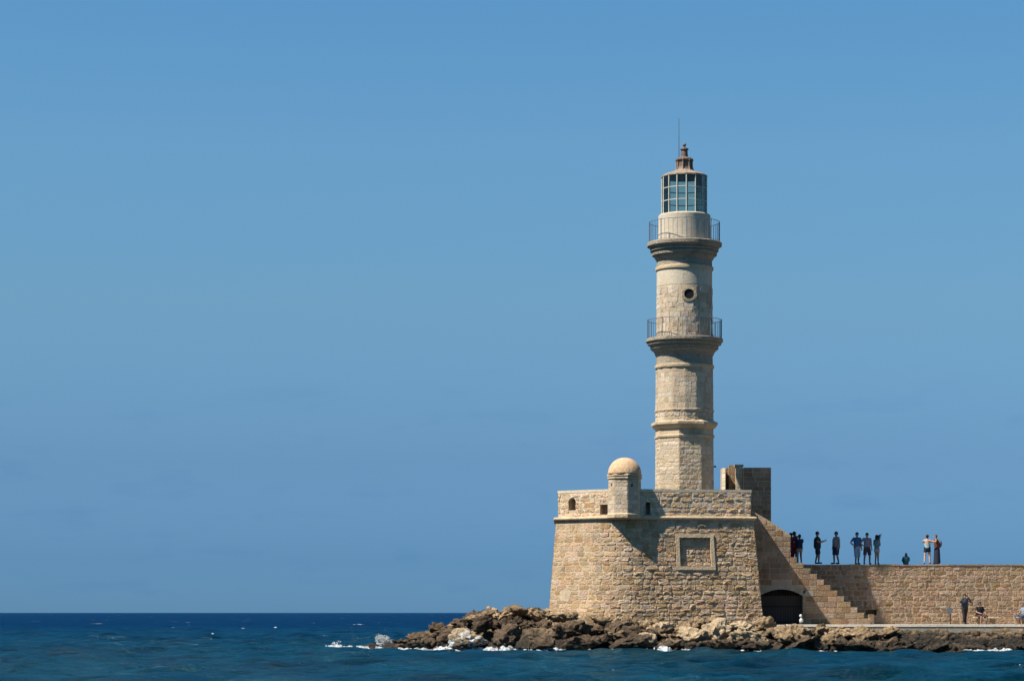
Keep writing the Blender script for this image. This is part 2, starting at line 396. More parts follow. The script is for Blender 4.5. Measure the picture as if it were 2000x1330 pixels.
# ------------------------------------------------------------------ masonry
def offset_poly(P, d):
    """offset an open 2-D polyline to its outward side (towards camera when running left to right)"""
    out = []
    P = [Vector(p) for p in P]
    for i, p in enumerate(P):
        ns = []
        if i > 0: t = (P[i] - P[i - 1]).normalized(); ns.append(Vector((t.y, -t.x)))
        if i < len(P) - 1: t = (P[i + 1] - P[i]).normalized(); ns.append(Vector((t.y, -t.x)))
        if len(ns) == 1: out.append(p + ns[0] * d)
        else:
            b = (ns[0] + ns[1]).normalized(); out.append(p + b * (d / max(.3, b.dot(ns[0]))))
    return out
class Face:
    """ruled wall surface between a top and a bottom polyline; u runs along the top"""
    def __init__(s, top, bot, zt, zb):
        s.top = [Vector(p) for p in top]; s.bot = [Vector(p) for p in bot]; s.zt, s.zb = zt, zb
        s.L = [0.]
        for a, b in zip(s.top, s.top[1:]): s.L.append(s.L[-1] + (b - a).length)
        s.len = s.L[-1]
    def p(s, u, z):
        u = min(max(u, 0), s.len)
        i = 0
        while i < len(s.L) - 2 and u > s.L[i + 1]: i += 1
        t = (u - s.L[i]) / (s.L[i + 1] - s.L[i])
        a = s.top[i].lerp(s.top[i + 1], t); b = s.bot[i].lerp(s.bot[i + 1], t)
        v = (s.zt - z) / (s.zt - s.zb)
        q = a.lerp(b, v)
        return Vector((q.x, q.y, z))
    def frame(s, u, z, du=.05, dz=.05):
        t = (s.p(u + du, z) - s.p(u - du, z)).normalized()
        up = (s.p(u, z + dz) - s.p(u, z - dz)); up = (up - t * up.dot(t)).normalized()
        return t, up, t.cross(up)
    def u_at(s, px):
        best = min(range(0, 2001), key=lambda i: abs(1000 + s.p(s.len * i / 2000, s.zt).x / s.p(s.len * i / 2000, s.zt).y * FPX - px))
        return s.len * best / 2000

def stone_lib(n, inset, seed, bulge=.25, jit=.06):
    r = random.Random(seed); out = []
    q = [-.5, -.17, .17]
    base = [(x, -.5) for x in q] + [(.5, z) for z in q] + [(-x, .5) for x in q] + [(-.5, -z) for z in q]
    for i in range(n):
        ring = [(x * (1 - r.uniform(-.4, 1) * jit * 2), z * (1 - r.uniform(-.4, 1) * jit * 2)) for x, z in base]; m = len(ring)
        for k in range(0, m, 3): ring[k] = (ring[k][0] * (1 - r.random() * jit * 1.6), ring[k][1] * (1 - r.random() * jit * 1.6))
        vs = [(x, .9, z) for x, z in ring]
        for k, (x, z) in enumerate(ring):
            f = inset * (.4 + 1.2 * r.random()) * (1.6 if k % 3 == 0 else 1.)
            vs.append((x * (1 - f), -1 + r.uniform(-.45, .6) * min(1, bulge + .2), z * (1 - f)))
        vs.append((r.uniform(-.2, .2), -1 - r.uniform(-.7, 1) * bulge, r.uniform(-.2, .2)))
        fs = []
        for k in range(m):
            k2 = (k + 1) % m
            fs.append((k, k2, m + k2, m + k)); fs.append((m + k, m + k2, 2 * m))
        out.append((vs, fs))
    return out
LIBS = {'rough': stone_lib(48, .13, 1, 1.1, .09), 'smooth': stone_lib(24, .09, 4, .5, .05), 'ashlar': stone_lib(14, .07, 2, .3, .02), 'block': stone_lib(10, .05, 3, .15, .012)}
LIBMESH = {}
def lib_mesh(lib, i, mat, name):
    k = (lib, i, mat.name, name)
    if k not in LIBMESH:
        vs, fs = LIBS[lib][i]; me = bpy.data.meshes.new(name); me.from_pydata(vs, [], fs); me.update(); me.materials.append(mat); LIBMESH[k] = me
    return LIBMESH[k]

def masonry(parent, face, courses, widths, depth, key, lib='rough', joint=.02, holes=(), limit=300, name='stone', breaks=(), zr=None, ur=None, clip=None, seed=0, skip=0., wob=.0):
    """courses/widths: (min,max). Lays individual stones on face, the largest `limit` as objects, the rest as one part"""
    r = random.Random(seed); z0, z1 = zr or (face.zb, face.zt); stones = []
    ub = sorted({(ur or (0, face.len))[0], (ur or (0, face.len))[1], *breaks})
    z = z0
    while z < z1 - 1e-3:
        h = r.uniform(*courses)
        if z1 - (z + h) < courses[0] * .7: h = z1 - z
        for a, b in zip(ub, ub[1:]):
            u = a
            first = True
            while u < b - 1e-3:
                w = r.uniform(*widths) * (r.uniform(.45, 1.) if first else 1.); first = False
                if b - (u + w) < widths[0] * .6: w = b - u
                segs = [(u, u + w)]
                for (hu0, hu1, hz0, hz1) in holes:
                    if z + h > hz0 + .03 and z < hz1 - .03:
                        ns = []
                        for s0, s1 in segs:
                            if s1 <= hu0 or s0 >= hu1: ns.append((s0, s1)); continue
                            if hu0 - s0 > .07: ns.append((s0, hu0))
                            if s1 - hu1 > .07: ns.append((hu1, s1))
                        segs = ns
                for s0, s1 in segs:
                    stones.append(((s0 + s1) / 2, z + h / 2, s1 - s0, h))
                u += w
        z += h
    out = []
    for (u, zc, w, h) in stones:
        if clip and not clip(u, zc, w, h): continue
        if skip and r.random() < skip: continue
        p = face.p(u, zc); t, up, n = face.frame(u, zc)
        wr = (face.p(u + w / 2, zc) - face.p(u - w / 2, zc)).length
        an = r.uniform(-wob, wob)
        t, up = t * math.cos(an) + up * math.sin(an), up * math.cos(an) - t * math.sin(an)
        d = (depth(u) if callable(depth) else depth) * r.uniform(.55, 1.35)
        X, Yv, Z = t * max(.03, wr - joint), -n * d, up * max(.03, h - joint)
        mt = Matrix(((X.x, Yv.x, Z.x, p.x), (X.y, Yv.y, Z.y, p.y), (X.z, Yv.z, Z.z, p.z), (0, 0, 0, 1)))
        out.append((wr * h, mt, r.randrange(len(LIBS[lib])), r.random()))
    out.sort(key=lambda s: -s[0])
    for _, mt, i, tn in out[:limit]:
        o = bpy.data.objects.new(name, lib_mesh(lib, i, M[key], name)); COL.objects.link(o); o.parent = parent
        o.matrix_basis = mt
    if len(out) > limit:
        mb = MB(); tones = []
        for _, mt, i, tn in out[limit:]:
            vs, fs = LIBS[lib][i]; mb.add([mt @ Vector(v) for v in vs], fs); tones += [tn] * len(fs)
        me = mb.mesh('small_stones'); at_ = me.attributes.new('tone', 'FLOAT', 'FACE'); at_.data.foreach_set('value', tones)
        o = link('small_stones', me, M[key + '_a'], parent); o['kind'] = 'stuff'

def core(face, mat, name, parent, holes=(), ub=(), depth=.5, back=True, nz=1):
    """the wall body behind the stones: holes are real recesses with reveals and a back"""
    us = sorted({0., face.len, *[x for x in face.L], *[h[0] for h in holes], *[h[1] for h in holes], *ub})
    zs = sorted({face.zb, face.zt, *[h[2] for h in holes], *[h[3] for h in holes]})
    mb = MB()
    for a, b in zip(us, us[1:]):
        for c, d in zip(zs, zs[1:]):
            um, zm = (a + b) / 2, (c + d) / 2
            if any(h[0] < um < h[1] and h[2] < zm < h[3] for h in holes): continue
            mb.add([face.p(a, c), face.p(b, c), face.p(b, d), face.p(a, d)], [(0, 1, 2, 3)])
    for h in holes:
        dd = h[4] if len(h) > 4 else depth
        t, up, n = face.frame((h[0] + h[1]) / 2, (h[2] + h[3]) / 2)
        q = [face.p(h[0], h[2]), face.p(h[1], h[2]), face.p(h[1], h[3]), face.p(h[0], h[3])]
        mb.add(q + [x - n * dd for x in q], [(0, 4, 5, 1), (1, 5, 6, 2), (2, 6, 7, 3), (3, 7, 4, 0)] + ([(4, 7, 6, 5)] if back else []))
    return mb.build(name, mat, parent)

def sweep(path, zc, prof, name, mat, parent, closed=False, smooth=True):
    """moulding of profile (outward, up) swept along a 2-D polyline"""
    mb = MB(); n = len(prof); rows = [offset_poly(path, d) for d, _ in prof]
    vs = []
    for j, (d, dz) in enumerate(prof):
        for q in rows[j]: vs.append((q.x, q.y, zc + dz))
    m = len(path); fs = []
    for j in range(n):
        j2 = (j + 1) % n
        for i in range(m - 1): fs.append((j * m + i, j * m + i + 1, j2 * m + i + 1, j2 * m + i))
    fs.append(tuple(j * m for j in range(n))); fs.append(tuple(j * m + m - 1 for j in range(n - 1, -1, -1)))
    mb.add(vs, fs)
    return mb.build(name, mat, parent, smooth, 40)

# ------------------------------------------------------------------ rocky shore
def interp(x, pts):
    return float(np.interp(x, [p[0] for p in pts], [p[1] for p in pts]))
CREST = [(-9.6, -.9), (-8.6, -.15), (-7.2, .35), (-5.9, .8), (-4.1, 1.3), (-2.9, 1.75), (-1.7, 2.05), (2.1, 2.1), (4, 1.95), (8, 1.55), (11, 1.45), (15, 1.3), (40, 1.2)]
FRONT = [(-9.6, 146.), (-5, 143.5), (-1, 141.), (3, 138.), (8, 136.6), (15, 136.2), (22, 136.4), (40, 136.4)]
def shore_h(x, y):
    c = interp(x, CREST); f = interp(x, FRONT)
    yc = 145.6 if x < 2 else interp(x, [(2, 145.6), (4, 142.5), (40, 140.2)])
    t = (y - f) / (yc - f)
    if y <= yc: h = -1.2 + (c + 1.2) * max(0., min(1., (t + .35) / 1.25)) ** .75
    else:
        h = c - (max(0, y - yc - (1.2 if x < 2 else 30)) * .7)
    return h
def make_shore():
    xs = np.arange(-11, 34, .13); ys = np.arange(132.5, 153, .13); V = []
    for y in ys:
        for x in xs:
            h = shore_h(x, y)
            p = Vector((x, y, 0))
            n = mnoise.fractal(p * .55, 1., 2.1, 5) * .30
            cell = mnoise.voronoi(p * .8)[0]
            n += (cell[1] - cell[0]) * .35 - .12
            n += mnoise.fractal(p * 2.6, .9, 2.2, 4) * .10
            lim = min(1., max(.0, (h + 1.4) / 1.2))
            V.append((x + mnoise.noise(p * 1.7) * .12, y + mnoise.noise(p * 1.7 + Vector((9, 2, 4))) * .12, h + n * lim))
    nx, ny = len(xs), len(ys)
    V = np.array(V)
    # keep the ground below the quay and the fort's floor
    inside = (V[:, 0] > 14.2) & (V[:, 1] > 139.6); V[inside, 2] = np.minimum(V[inside, 2], 1.05)
    i = np.arange(ny - 1)[:, None] * nx + np.arange(nx - 1)[None, :]
    F = np.stack([i, i + 1, i + nx + 1, i + nx], -1).reshape(-1, 4)
    o = link('rocky_shore', mesh_np('rocky_shore', V, F), M['rock_shore']); o['kind'] = 'structure'
    return o
SHORE = make_shore()

_ico = None
def ico_verts():
    global _ico
    if _ico is None:
        bm = bmesh.new(); bmesh.ops.create_icosphere(bm, subdivisions=4, radius=1)
        V = np.array([v.co[:] for v in bm.verts]); F = np.array([[v.index for v in f.verts] for f in bm.faces]); bm.free(); _ico = (V, F)
    return _ico
def rock_mesh(name, c, s, seed, rough=1., cuts=13, tilt=None):
    r = random.Random(seed); V, F = ico_verts(); V = V.copy()
    for k in range(cuts):
        n = np.array([r.gauss(0, 1), r.gauss(0, 1), r.gauss(0, .9)]); n /= np.linalg.norm(n); d = r.uniform(.42, .80)
        q = V @ n; ex = np.maximum(0, q - d); V = V - (ex * .93)[:, None] * n[None, :]
    off = Vector((seed * 3.7 % 97, seed * 1.3 % 89, seed * 2.1 % 83))
    sv = np.array(s); out = np.empty_like(V)
    rot = Matrix.Rotation(r.uniform(-.5, .5) if tilt is None else tilt, 3, 'Y') @ Matrix.Rotation(r.uniform(-.3, .3), 3, 'X')
    for i, v in enumerate(V):
        w = Vector(v * sv); d = Vector(v).normalized()
        p = w + off
        a = mnoise.fractal(p * 1.1, 1., 2.2, 4) * .13 + mnoise.fractal(p * 3.6, .8, 2.1, 5) * .10
        cr = mnoise.voronoi(p * 1.9)[0]
        a += min(.0, (cr[1] - cr[0]) - .26) * .65
        pt = mnoise.voronoi(p * 4.2)[0][0]
        a -= max(0., .34 - pt) * .22
        w = w + d * (a * rough * min(1.2, sum(s) / 2.2))
        out[i] = rot @ w
    out += np.array(c)
    return mesh_np(name, out, F)
def on_rock(px, py, Y, w, h, d=None, seed=0, mat='rock_tan', label=None, group=None, rough=1., cuts=13, tilt=None, parent=None):
    """w,h visible size in photo px"""
    sc = Y / FPX; c = at(px, py, Y)
    me = rock_mesh('boulder', c, (w * .64 * sc, (d or w * .75) * .62 * sc, h * .62 * sc), seed, rough, cuts, tilt)
    o = link('boulder', me, M[mat], parent)
    if label: tag(o, label, 'boulder', group)
    return o
G = 'boulders along the shore'
NAMED = [
    (905, 1250, 141.6, 76, 44, 'rock_pale', 'round pale boulder washed over by white foam on the low point', 1.),
    (680 + 45, 1264, 146.2, 40, 18, 'rock_tan', 'low flat brown rock at the very tip of the point', .7),
    (1060, 1258, 138.4, 82, 40, 'rock_brown', 'big brown flat-topped boulder by the water below the fort corner', .9),
    (985, 1246, 139.6, 72, 48, 'rock_brown', 'dark brown boulder right of the foam-washed pale boulder', 1.),
    (1150, 1254, 138.0, 100, 40, 'rock_brown', 'long dark slab of rock low at the waterline below the round turret', .9),
    (1225, 1258, 137.4, 86, 32, 'rock_brown', 'dark wedge-shaped rock between the long slab and the pale upright boulder', .9),
    (1205, 1240, 138.9, 48, 30, 'rock_tan', 'small tan smooth-faced block above the dark waterline slabs', .75),
    (1262, 1248, 138.0, 40, 40, 'rock_pale', 'pale upright rounded boulder standing left of the biggest pale rock mass', .7),
    (1352, 1242, 138.5, 84, 48, 'rock_pale', 'largest pale pitted rock mass under the framed recess of the fort', 1.1),
    (1455, 1244, 138.2, 92, 50, 'rock_pale', 'pale craggy rock beside the fort corner, left of the gate', 1.1),
    (1408, 1262, 137.2, 66, 28, 'rock_brown', 'dark weedy rock at the waterline under the largest pale mass', .9),
    (1545, 1246, 138.0, 84, 44, 'rock_tan', 'broad tan boulder with a hollow, in front of the barred gate', 1.1),
    (1622, 1250, 138.0, 48, 50, 'rock_tan', 'upright ochre boulder below the foot of the staircase', 1.),
    (1690, 1244, 138.0, 64, 36, 'rock_tan', 'tan boulder with a pale top where the quay edge begins', 1.),
    (1560, 1266, 137.2, 110, 24, 'rock_brown', 'long low dark rock awash below the gate', .9),
    (1675, 1268, 137.2, 90, 26, 'rock_brown', 'low dark seaweed rock awash below the staircase', .9),
    (1398, 1238, 138.6, 66, 54, 'rock_pale', 'pale craggy rock between the largest pale mass and the fort corner', 1.25),
    (1395, 1214, 139.8, 44, 28, 'rock_tan', 'tan peaked rock leaning against the fort wall below its recess', .9),
]
for i, (px, py, Y, w, h, mt, lb, rg) in enumerate(NAMED):
    on_rock(px, py, Y, w, h, None, 100 + i * 7, mt, lb, None, rg)
fills = random.Random(21)
def fill(n, pxr, pyf, Yf, wr, hr, mats, seed0):
    for i in range(n):
        px = pxr[0] + (pxr[1] - pxr[0]) * (i + fills.random()) / n
        py = pyf(px) + fills.uniform(-1, 1) * 4; Y = Yf(px) + fills.uniform(-.4, .4)
        on_rock(px, py, Y, fills.uniform(*wr), fills.uniform(*hr), None, seed0 + i * 5, fills.choice(mats), parent=SHORE, rough=1.)
sil = [(705, 1270), (745, 1259), (800, 1242), (860, 1224), (900, 1208), (940, 1196), (1000, 1194), (1045, 1191), (1072, 1194)]
fill(13, (735, 1075), lambda p: interp(p, sil) + 8, lambda p: 144.8, (36, 64), (15, 23), ['rock_brown', 'rock_tan', 'rock_brown'], 400)
fill(9, (930, 1080), lambda p: interp(p, sil) + 3, lambda p: 144.2, (30, 52), (16, 26), ['rock_tan', 'rock_tan', 'rock_pale'], 430)
fill(10, (800, 1060), lambda p: interp(p, sil) + 30, lambda p: 142.6, (40, 70), (30, 42), ['rock_brown'], 500)
fill(9, (770, 960), lambda p: interp(p, [(770, 1262), (960, 1262)]), lambda p: 142.5, (34, 56), (18, 26), ['rock_brown', 'rock_tan'], 530)
fill(13, (1075, 1500), lambda p: interp(p, [(1075, 1204), (1200, 1214), (1300, 1226), (1400, 1222), (1500, 1226)]), lambda p: 139.9, (34, 58), (22, 32), ['rock_tan', 'rock_pale', 'rock_tan'], 600)
fill(12, (1080, 1330), lambda p: interp(p, [(1080, 1226), (1330, 1240)]), lambda p: 139.2, (34, 60), (24, 34), ['rock_brown', 'rock_tan', 'rock_brown'], 650)
fill(14, (1290, 1740), lambda p: 1262, lambda p: 137.2, (36, 66), (22, 32), ['rock_brown', 'rock_tan'], 700)
fill(12, (1480, 1760), lambda p: 1237, lambda p: 138.7, (34, 56), (20, 30), ['rock_tan', 'rock_tan', 'rock_brown'], 760)
fill(9, (1740, 2090), lambda p: 1270, lambda p: 137., (50, 84), (16, 24), ['rock_brown'], 820)
# rubble revetment under the quay edge: too small to pick apart, one mass of real stones
def rubble():
    r = random.Random(5); V0, F0 = None, None
    bm = bmesh.new(); bmesh.ops.create_icosphere(bm, subdivisions=2, radius=1)
    V0 = np.array([v.co[:] for v in bm.verts]); F0 = np.array([[v.index for v in f.verts] for f in bm.faces]); bm.free()
    VV, FF, n = [], [], 0
    for i in range(420):
        px = r.uniform(1690, 2110); t = r.random(); py = 1234 + 34 * t; Y = 139.1 - 1.9 * t + r.uniform(-.1, .1)
        s = r.uniform(.16, .34); V = V0.copy()
        for k in range(6):
            nn = np.array([r.gauss(0, 1) for _ in range(3)]); nn /= np.linalg.norm(nn); d = r.uniform(.5, .85)
            V = V - np.maximum(0, V @ nn - d)[:, None] * nn[None, :]
        V = V * np.array([s * r.uniform(.9, 1.6), s, s * r.uniform(.6, 1.)]) + np.array([mnoise.noise(Vector(v) * 2 + Vector((i, 0, 0))) for v in V])[:, None] * V * .08
        c = at(px, py, Y); VV.append(V + np.array(c)); FF.append(F0 + n); n += len(V)
    o = link('rubble', mesh_np('rubble', np.concatenate(VV), np.concatenate(FF)), M['rock_shore'], SHORE); o['kind'] = 'stuff'
rubble()

# ------------------------------------------------------------------ fort bastion
rad = math.radians
A1, A2 = rad(8.5), rad(-36.5)
P1 = Vector((5.72, 141.6)); P0 = Vector((13.468, 142.757)); P2 = Vector((2.617, 143.9)); P3 = Vector((2.74, 149.6))
tF = (P0 - P1).normalized(); tL = (P1 - P2).normalized()
PB = P0 + Vector((-tF.y, tF.x)) * 5.6
def rounded(cut=1.3, n=7):
    a = P1 - tL * cut; b = P1 + tF * cut; out = []
    for i in range(n + 1):
        t = i / n; out.append(a * (1 - t) ** 2 + P1 * (2 * t * (1 - t)) + b * t ** 2)
    return out
PARA_PATH = [P3, P2] + rounded() + [P0, PB]
Z_PAR, Z_COR, Z_BASE = 9.12, 7.50, .9
wall_top = offset_poly(PARA_PATH, .10)
fort = thing('fort_bastion', 'battered tan stone bastion with parapet carrying the lighthouse', 'fort', (8, 143.5, 1.2))
BAT = .078
wface = Face(wall_top, offset_poly(PARA_PATH, .10 + BAT * (Z_COR - Z_BASE)), Z_COR, Z_BASE)
uP2, uP0 = wface.L[1], wface.L[-2]
# framed recess: find u for the pixel edges
uR0, uR1 = wface.u_at(1324.5), wface.u_at(1384)
Yr = 142.3
rec = (uR0, uR1, zat(1106, Yr), zat(1050, Yr), .10)
body = core(wface, M['mortar'], 'battered_wall', fort, [rec])
fr = 7 / FPX * Yr
holes_w = [(rec[0] - fr, rec[1] + fr, rec[2] - fr, rec[3] + fr)]
uM0, uM1 = wface.u_at(1140), wface.u_at(1270)
masonry(body, wface, (.18, .36), (.18, .76), lambda u: .012 + .021 * max(0., min(1., (u - uM0) / (uM1 - uM0))), 'fort', 'rough', -.012, holes_w, 300, 'stone', [uP2, uP0], (1.0, Z_COR - .10), (uP2 - .01, uP0), seed=11, wob=.06)
masonry(body, wface, (.26, .38), (.3, .7), .03, 'fort', 'rough', .02, [], 40, 'side_stone', [], (1.0, Z_COR - .10), (uP0 + .01, uP0 + 2.4), seed=12)
# pale patch of old render low on the wall
up0, zp0 = wface.u_at(1113), zat(1162, 143); pp = []
for k in range(26):
    a_ = 2 * math.pi * k / 26; q_ = 1 + .45 * mnoise.noise(Vector((math.cos(a_) * 1.7, math.sin(a_) * 1.7, 3.3)))
    t, up, nn = wface.frame(up0, zp0); pp.append(wface.p(up0 + .42 * q_ * math.cos(a_), zp0 + .36 * q_ * math.sin(a_)) + nn * .019)
MB().add(pp + [p - nn * .03 for p in pp], [tuple(range(26))] + [(k, 26 + k, 26 + (k + 1) % 26, (k + 1) % 26) for k in range(26)]).build('render_patch', M['mortar'], fort)
# recess: frame and back stones
def along(face, u, z, off): 
    t, up, n = face.frame(u, z); return face.p(u, z) + n * off
frame_p = None
for (a, b, c, d) in ((rec[0] - fr, rec[1] + fr, rec[3], rec[3] + fr), (rec[0] - fr, rec[1] + fr, rec[2] - fr, rec[2]), (rec[0] - fr, rec[0], rec[2], rec[3]), (rec[1], rec[1] + fr, rec[2], rec[3])):
    q = [along(wface, x, z, o_) for o_ in (.095, -.12) for x, z in ((a, c), (b, c), (b, d), (a, d))]
    MB().add(q, [(0, 1, 2, 3), (4, 7, 6, 5), (0, 4, 5, 1), (1, 5, 6, 2), (2, 6, 7, 3), (3, 7, 4, 0)]).build('recess_frame', M['trim'], fort)
t_, up_, n_ = wface.frame((uR0 + uR1) / 2, (rec[2] + rec[3]) / 2)
rface = Face([(wface.p(rec[0] + .01, rec[3]) - n_ * .1).xy, (wface.p(rec[1] - .01, rec[3]) - n_ * .1).xy], [(wface.p(rec[0] + .01, rec[2]) - n_ * .1).xy, (wface.p(rec[1] - .01, rec[2]) - n_ * .1).xy], rec[3], rec[2])
masonry(body, rface, (.2, .3), (.25, .5), .03, 'fort', 'rough', .02, [], 60, 'recess_stone', seed=5)
# cornice roll
prof = [(-.06, -.10), (.02, -.12), (.10, -.10), (.155, -.05), (.17, 0), (.155, .05), (.10, .09), (.0, .10), (-.15, .10)]
sweep(wall_top, Z_COR, prof, 'cornice', M['trim'], fort)
# parapet with embrasures
pface = Face(PARA_PATH, PARA_PATH, Z_PAR - .16, Z_COR + .06)
def hole(px0, px1, py0, py1, Y, d=.55): return (pface.u_at(px0), pface.u_at(px1), zat(py1, Y), zat(py0, Y), d)
h1 = hole(1110.5, 1124.5, 972, 996, 143.2); h2 = hole(1172, 1187, 985, 1004.5, 142.1); h3 = hole(1261, 1270, 981, 1005, 141.9)
par = core(pface, M['mortar'], 'parapet', fort, [h1, h2, h3], depth=.55)
inner = offset_poly(PARA_PATH, -.7)
mb = MB(); m_ = len(PARA_PATH)
mb.add([(p[0], p[1], Z_PAR - .16) for p in PARA_PATH] + [(p[0], p[1], Z_PAR - .16) for p in inner] + [(p[0], p[1], Z_COR) for p in inner],
       [(i, i + 1, m_ + i + 1, m_ + i) for i in range(m_ - 1)] + [(m_ + i, m_ + i + 1, 2 * m_ + i + 1, 2 * m_ + i) for i in range(m_ - 1)])
mb.build('parapet_inner_face', M['mortar'], fort)
uq = [pface.L[1], pface.L[2], pface.L[-3], pface.L[-2]]
masonry(par, pface, (.25, .33), (.45, .85), .014, 'para', 'ashlar', .012, [h[:4] for h in (h1, h2, h3)] , 160, 'parapet_block', uq, None, (uq[0], uq[2]), seed=31)
masonry(par, pface, (.24, .40), (.3, .8), .026, 'par2', 'rough', -.012, [h[:4] for h in (h1, h2, h3)], 140, 'parapet_stone', uq, None, (uq[2], uq[3]), seed=32)
masonry(par, pface, (.25, .33), (.4, .7), .015, 'para', 'ashlar', .012, [], 40, 'side_block', [], None, (uq[3], uq[3] + 2.2), seed=33)
sweep(PARA_PATH, Z_PAR - .16, [(-.72, 0), (.025, 0), (.03, .15), (-.72, .16)], 'coping', M['para_n'], fort, smooth=False)
# arched head of the first embrasure: two spandrel stones fill the corners of the opening
def spandrels(face, h):
    u0, u1, zt_ = h[0] - .01, h[1] + .01, h[3] + .01; r_ = (u1 - u0) / 2; uc = (u0 + u1) / 2; zs_ = zt_ - r_
    t, up, nn = face.frame(uc, zs_)
    for sd in (-1, 1):
        ring = [(uc + sd * r_, zt_)] + [(uc + sd * r_ * math.cos(math.pi / 2 * i / 8), zs_ + r_ * math.sin(math.pi / 2 * i / 8)) for i in range(9)]
        a_ = [face.p(u, z) + nn * .012 for u, z in ring]; b_ = [p - nn * .3 for p in a_]; k = len(a_)
        MB().add(a_ + b_, [tuple(range(k)), tuple(range(2 * k - 1, k - 1, -1))] + [(i, (i + 1) % k, k + (i + 1) % k, k + i) for i in range(k)]).build('spandrel', M['para_n'], fort)
spandrels(pface, h1)
# floor of the gun platform
MB().add([(p[0], p[1], Z_COR + .02) for p in PARA_PATH[1:-1]] + [(PB.x, PB.y, Z_COR + .02), (P3.x, P3.y, Z_COR + .02)], [tuple(range(len(PARA_PATH)))]).build('platform_floor', M['quay'], fort)

# sentry turret on the salient
gY = 141.86; gc = Vector((xat(1220, gY), gY)); g_m = gY / FPX
gph = rad(7)
tur = thing('sentry_turret', 'small octagonal stone sentry box with peach dome on the bastion corner', 'turret', (gc.x, gc.y, Z_COR))
def gz(py): return zat(py, gY - .6)
MB().lathe([(.90, gz(1012.5)), (.985, gz(1010.5)), (1.0, gz(1004)), (.93, gz(1001))], 8, gph, gc).build('base_moulding', M['trim'], tur)
def poly_face(c, r0, r1, n, phase, k0, k1, zt, zb):
    """visible facets k0..k1 of an n-gon prism as one ruled face; angles run left to right"""
    f = lambda r: [Vector((c[0] + r * math.sin(phase + 2 * math.pi * k / n), c[1] - r * math.cos(phase + 2 * math.pi * k / n))) for k in range(k0, k1 + 1)]
    return Face(f(r1), f(r0), zt, zb)
gface = poly_face(gc, .93, .92, 8, gph, -2, 2, gz(935), gz(1002))
def slot(face, px, py, hw, hh, Y):
    u = face.u_at(px); z = zat(py, Y); return (u - hw, u + hw, z - hh, z + hh, .3)
gh = [slot(gface, 1194.5, 947.5, .055, .075, gY), slot(gface, 1234, 948, .055, .075, gY - .7)]
gfull = MB().lathe([(.80, gz(1002)), (.79, gz(935))], 8, gph, gc).build('inner_shell', M['dark'], tur)
gcore = core(gface, M['mortar'], 'octagonal_body', tur, gh, depth=.12, back=False)
bk = poly_face(gc, .93, .92, 8, gph, 2, 6, gz(935), gz(1002)); core(bk, M['para_n'], 'rear_body', tur)
masonry(gcore, gface, (.22, .27), (.35, .75), .012, 'towr', 'ashlar', .010, [h[:4] for h in gh], 120, 'stone', gface.L[1:-1], seed=41)
MB().lathe([(.92, gz(935)), (.99, gz(934)), (.99, gz(932)), (.94, gz(931)), (.94, gz(930)), (1.0, gz(929)), (1.0, gz(926.5)), (.94, gz(925))], 8, gph, gc).build('eaves_moulding', M['trim'], tur)
dz0 = gz(926); pr = []
for i in range(15):
    t = math.pi / 2 * i / 14; pr.append((.945 * math.cos(t) ** .92 if i < 14 else .02, dz0 + .96 * math.sin(t)))
MB().lathe(pr, 40, 0, gc).build('dome', M['dome'], tur, True)
# low wall that ties the turret to the parapet, right of it
MB().box(gc.x + .72, gc.x + 1.05, gc.y - .1, gc.y + .8, Z_COR + .1, zat(968, 142)).build('tie_wall', M['para_n'], tur)

# ------------------------------------------------------------------ lighthouse tower
tY = 146.0; tc = Vector((xat(1336.7, tY), tY)); tm = tY / FPX
def tz(py): return zat(py, tY - .8)          # heights read off between the silhouette and the near side
light = thing('lighthouse', 'tall tan stone lighthouse with two railed galleries and glazed lantern', 'lighthouse', (tc.x, tc.y, Z_COR))
def R(px): return px * tm
ph8, ph16 = rad(-14), rad(-2.4)
def prof_px(pts): return [(R(w), tz(y)) for w, y in pts]
# octagonal lower stage
f8 = poly_face(tc, R(58.6), R(57.2), 8, ph8, -2, 2, tz(852), Z_COR + .02)
c8 = core(f8, M['mortar'], 'octagonal_stage', light)
core(poly_face(tc, R(58.6), R(57.2), 8, ph8, 2, 6, tz(852), Z_COR + .02), M['towr_n'], 'octagonal_rear', light)
masonry(c8, f8, (.19, .33), (.26, .72), .013, 'towr', 'rough', -.01, [], 190, 'stone', f8.L[1:-1], seed=51, wob=.02)
MB().lathe(prof_px([(57, 855), (59.5, 854), (60, 850.5), (57.5, 849), (57.2, 838), (59, 836.5), (62, 834), (64.5, 830), (66, 829), (66, 824.5), (58, 821)]), 8, ph8, tc).build('octagonal_cornice', M['trim'], light)
# sixteen-sided middle stage
f16 = poly_face(tc, R(56.6), R(55.6), 16, ph16, -4, 4, tz(717), tz(823))
c16 = core(f16, M['mortar'], 'sixteen_sided_stage', light)
core(poly_face(tc, R(56.6), R(55.6), 16, ph16, 4, 12, tz(717), tz(823)), M['towr_n'], 'sixteen_sided_rear', light)
masonry(c16, f16, (.24, .34), (.3, .66), .010, 'towr', 'ashlar', .006, [], 190, 'facet_stone', f16.L[1:-1], seed=52, wob=.01, zr=(tz(799), tz(717)))
masonry(c16, f16, (.2, .3), (.3, .66), .02, 'towr', 'rough', .012, [], 60, 'course_stone', f16.L[1:-1], seed=53, zr=(tz(823), tz(801)))
MB().lathe(prof_px([(56.3, 803), (58.2, 802), (58.2, 799.5), (56, 798.5)]), 16, ph16, tc).build('string_course', M['trim'], light)
MB().lathe(prof_px([(55.6, 719), (57.6, 717.5), (58.2, 715), (58, 712), (55.5, 711)]), 32, 0, tc).build('lower_ring', M['trim'], light, True, 30)
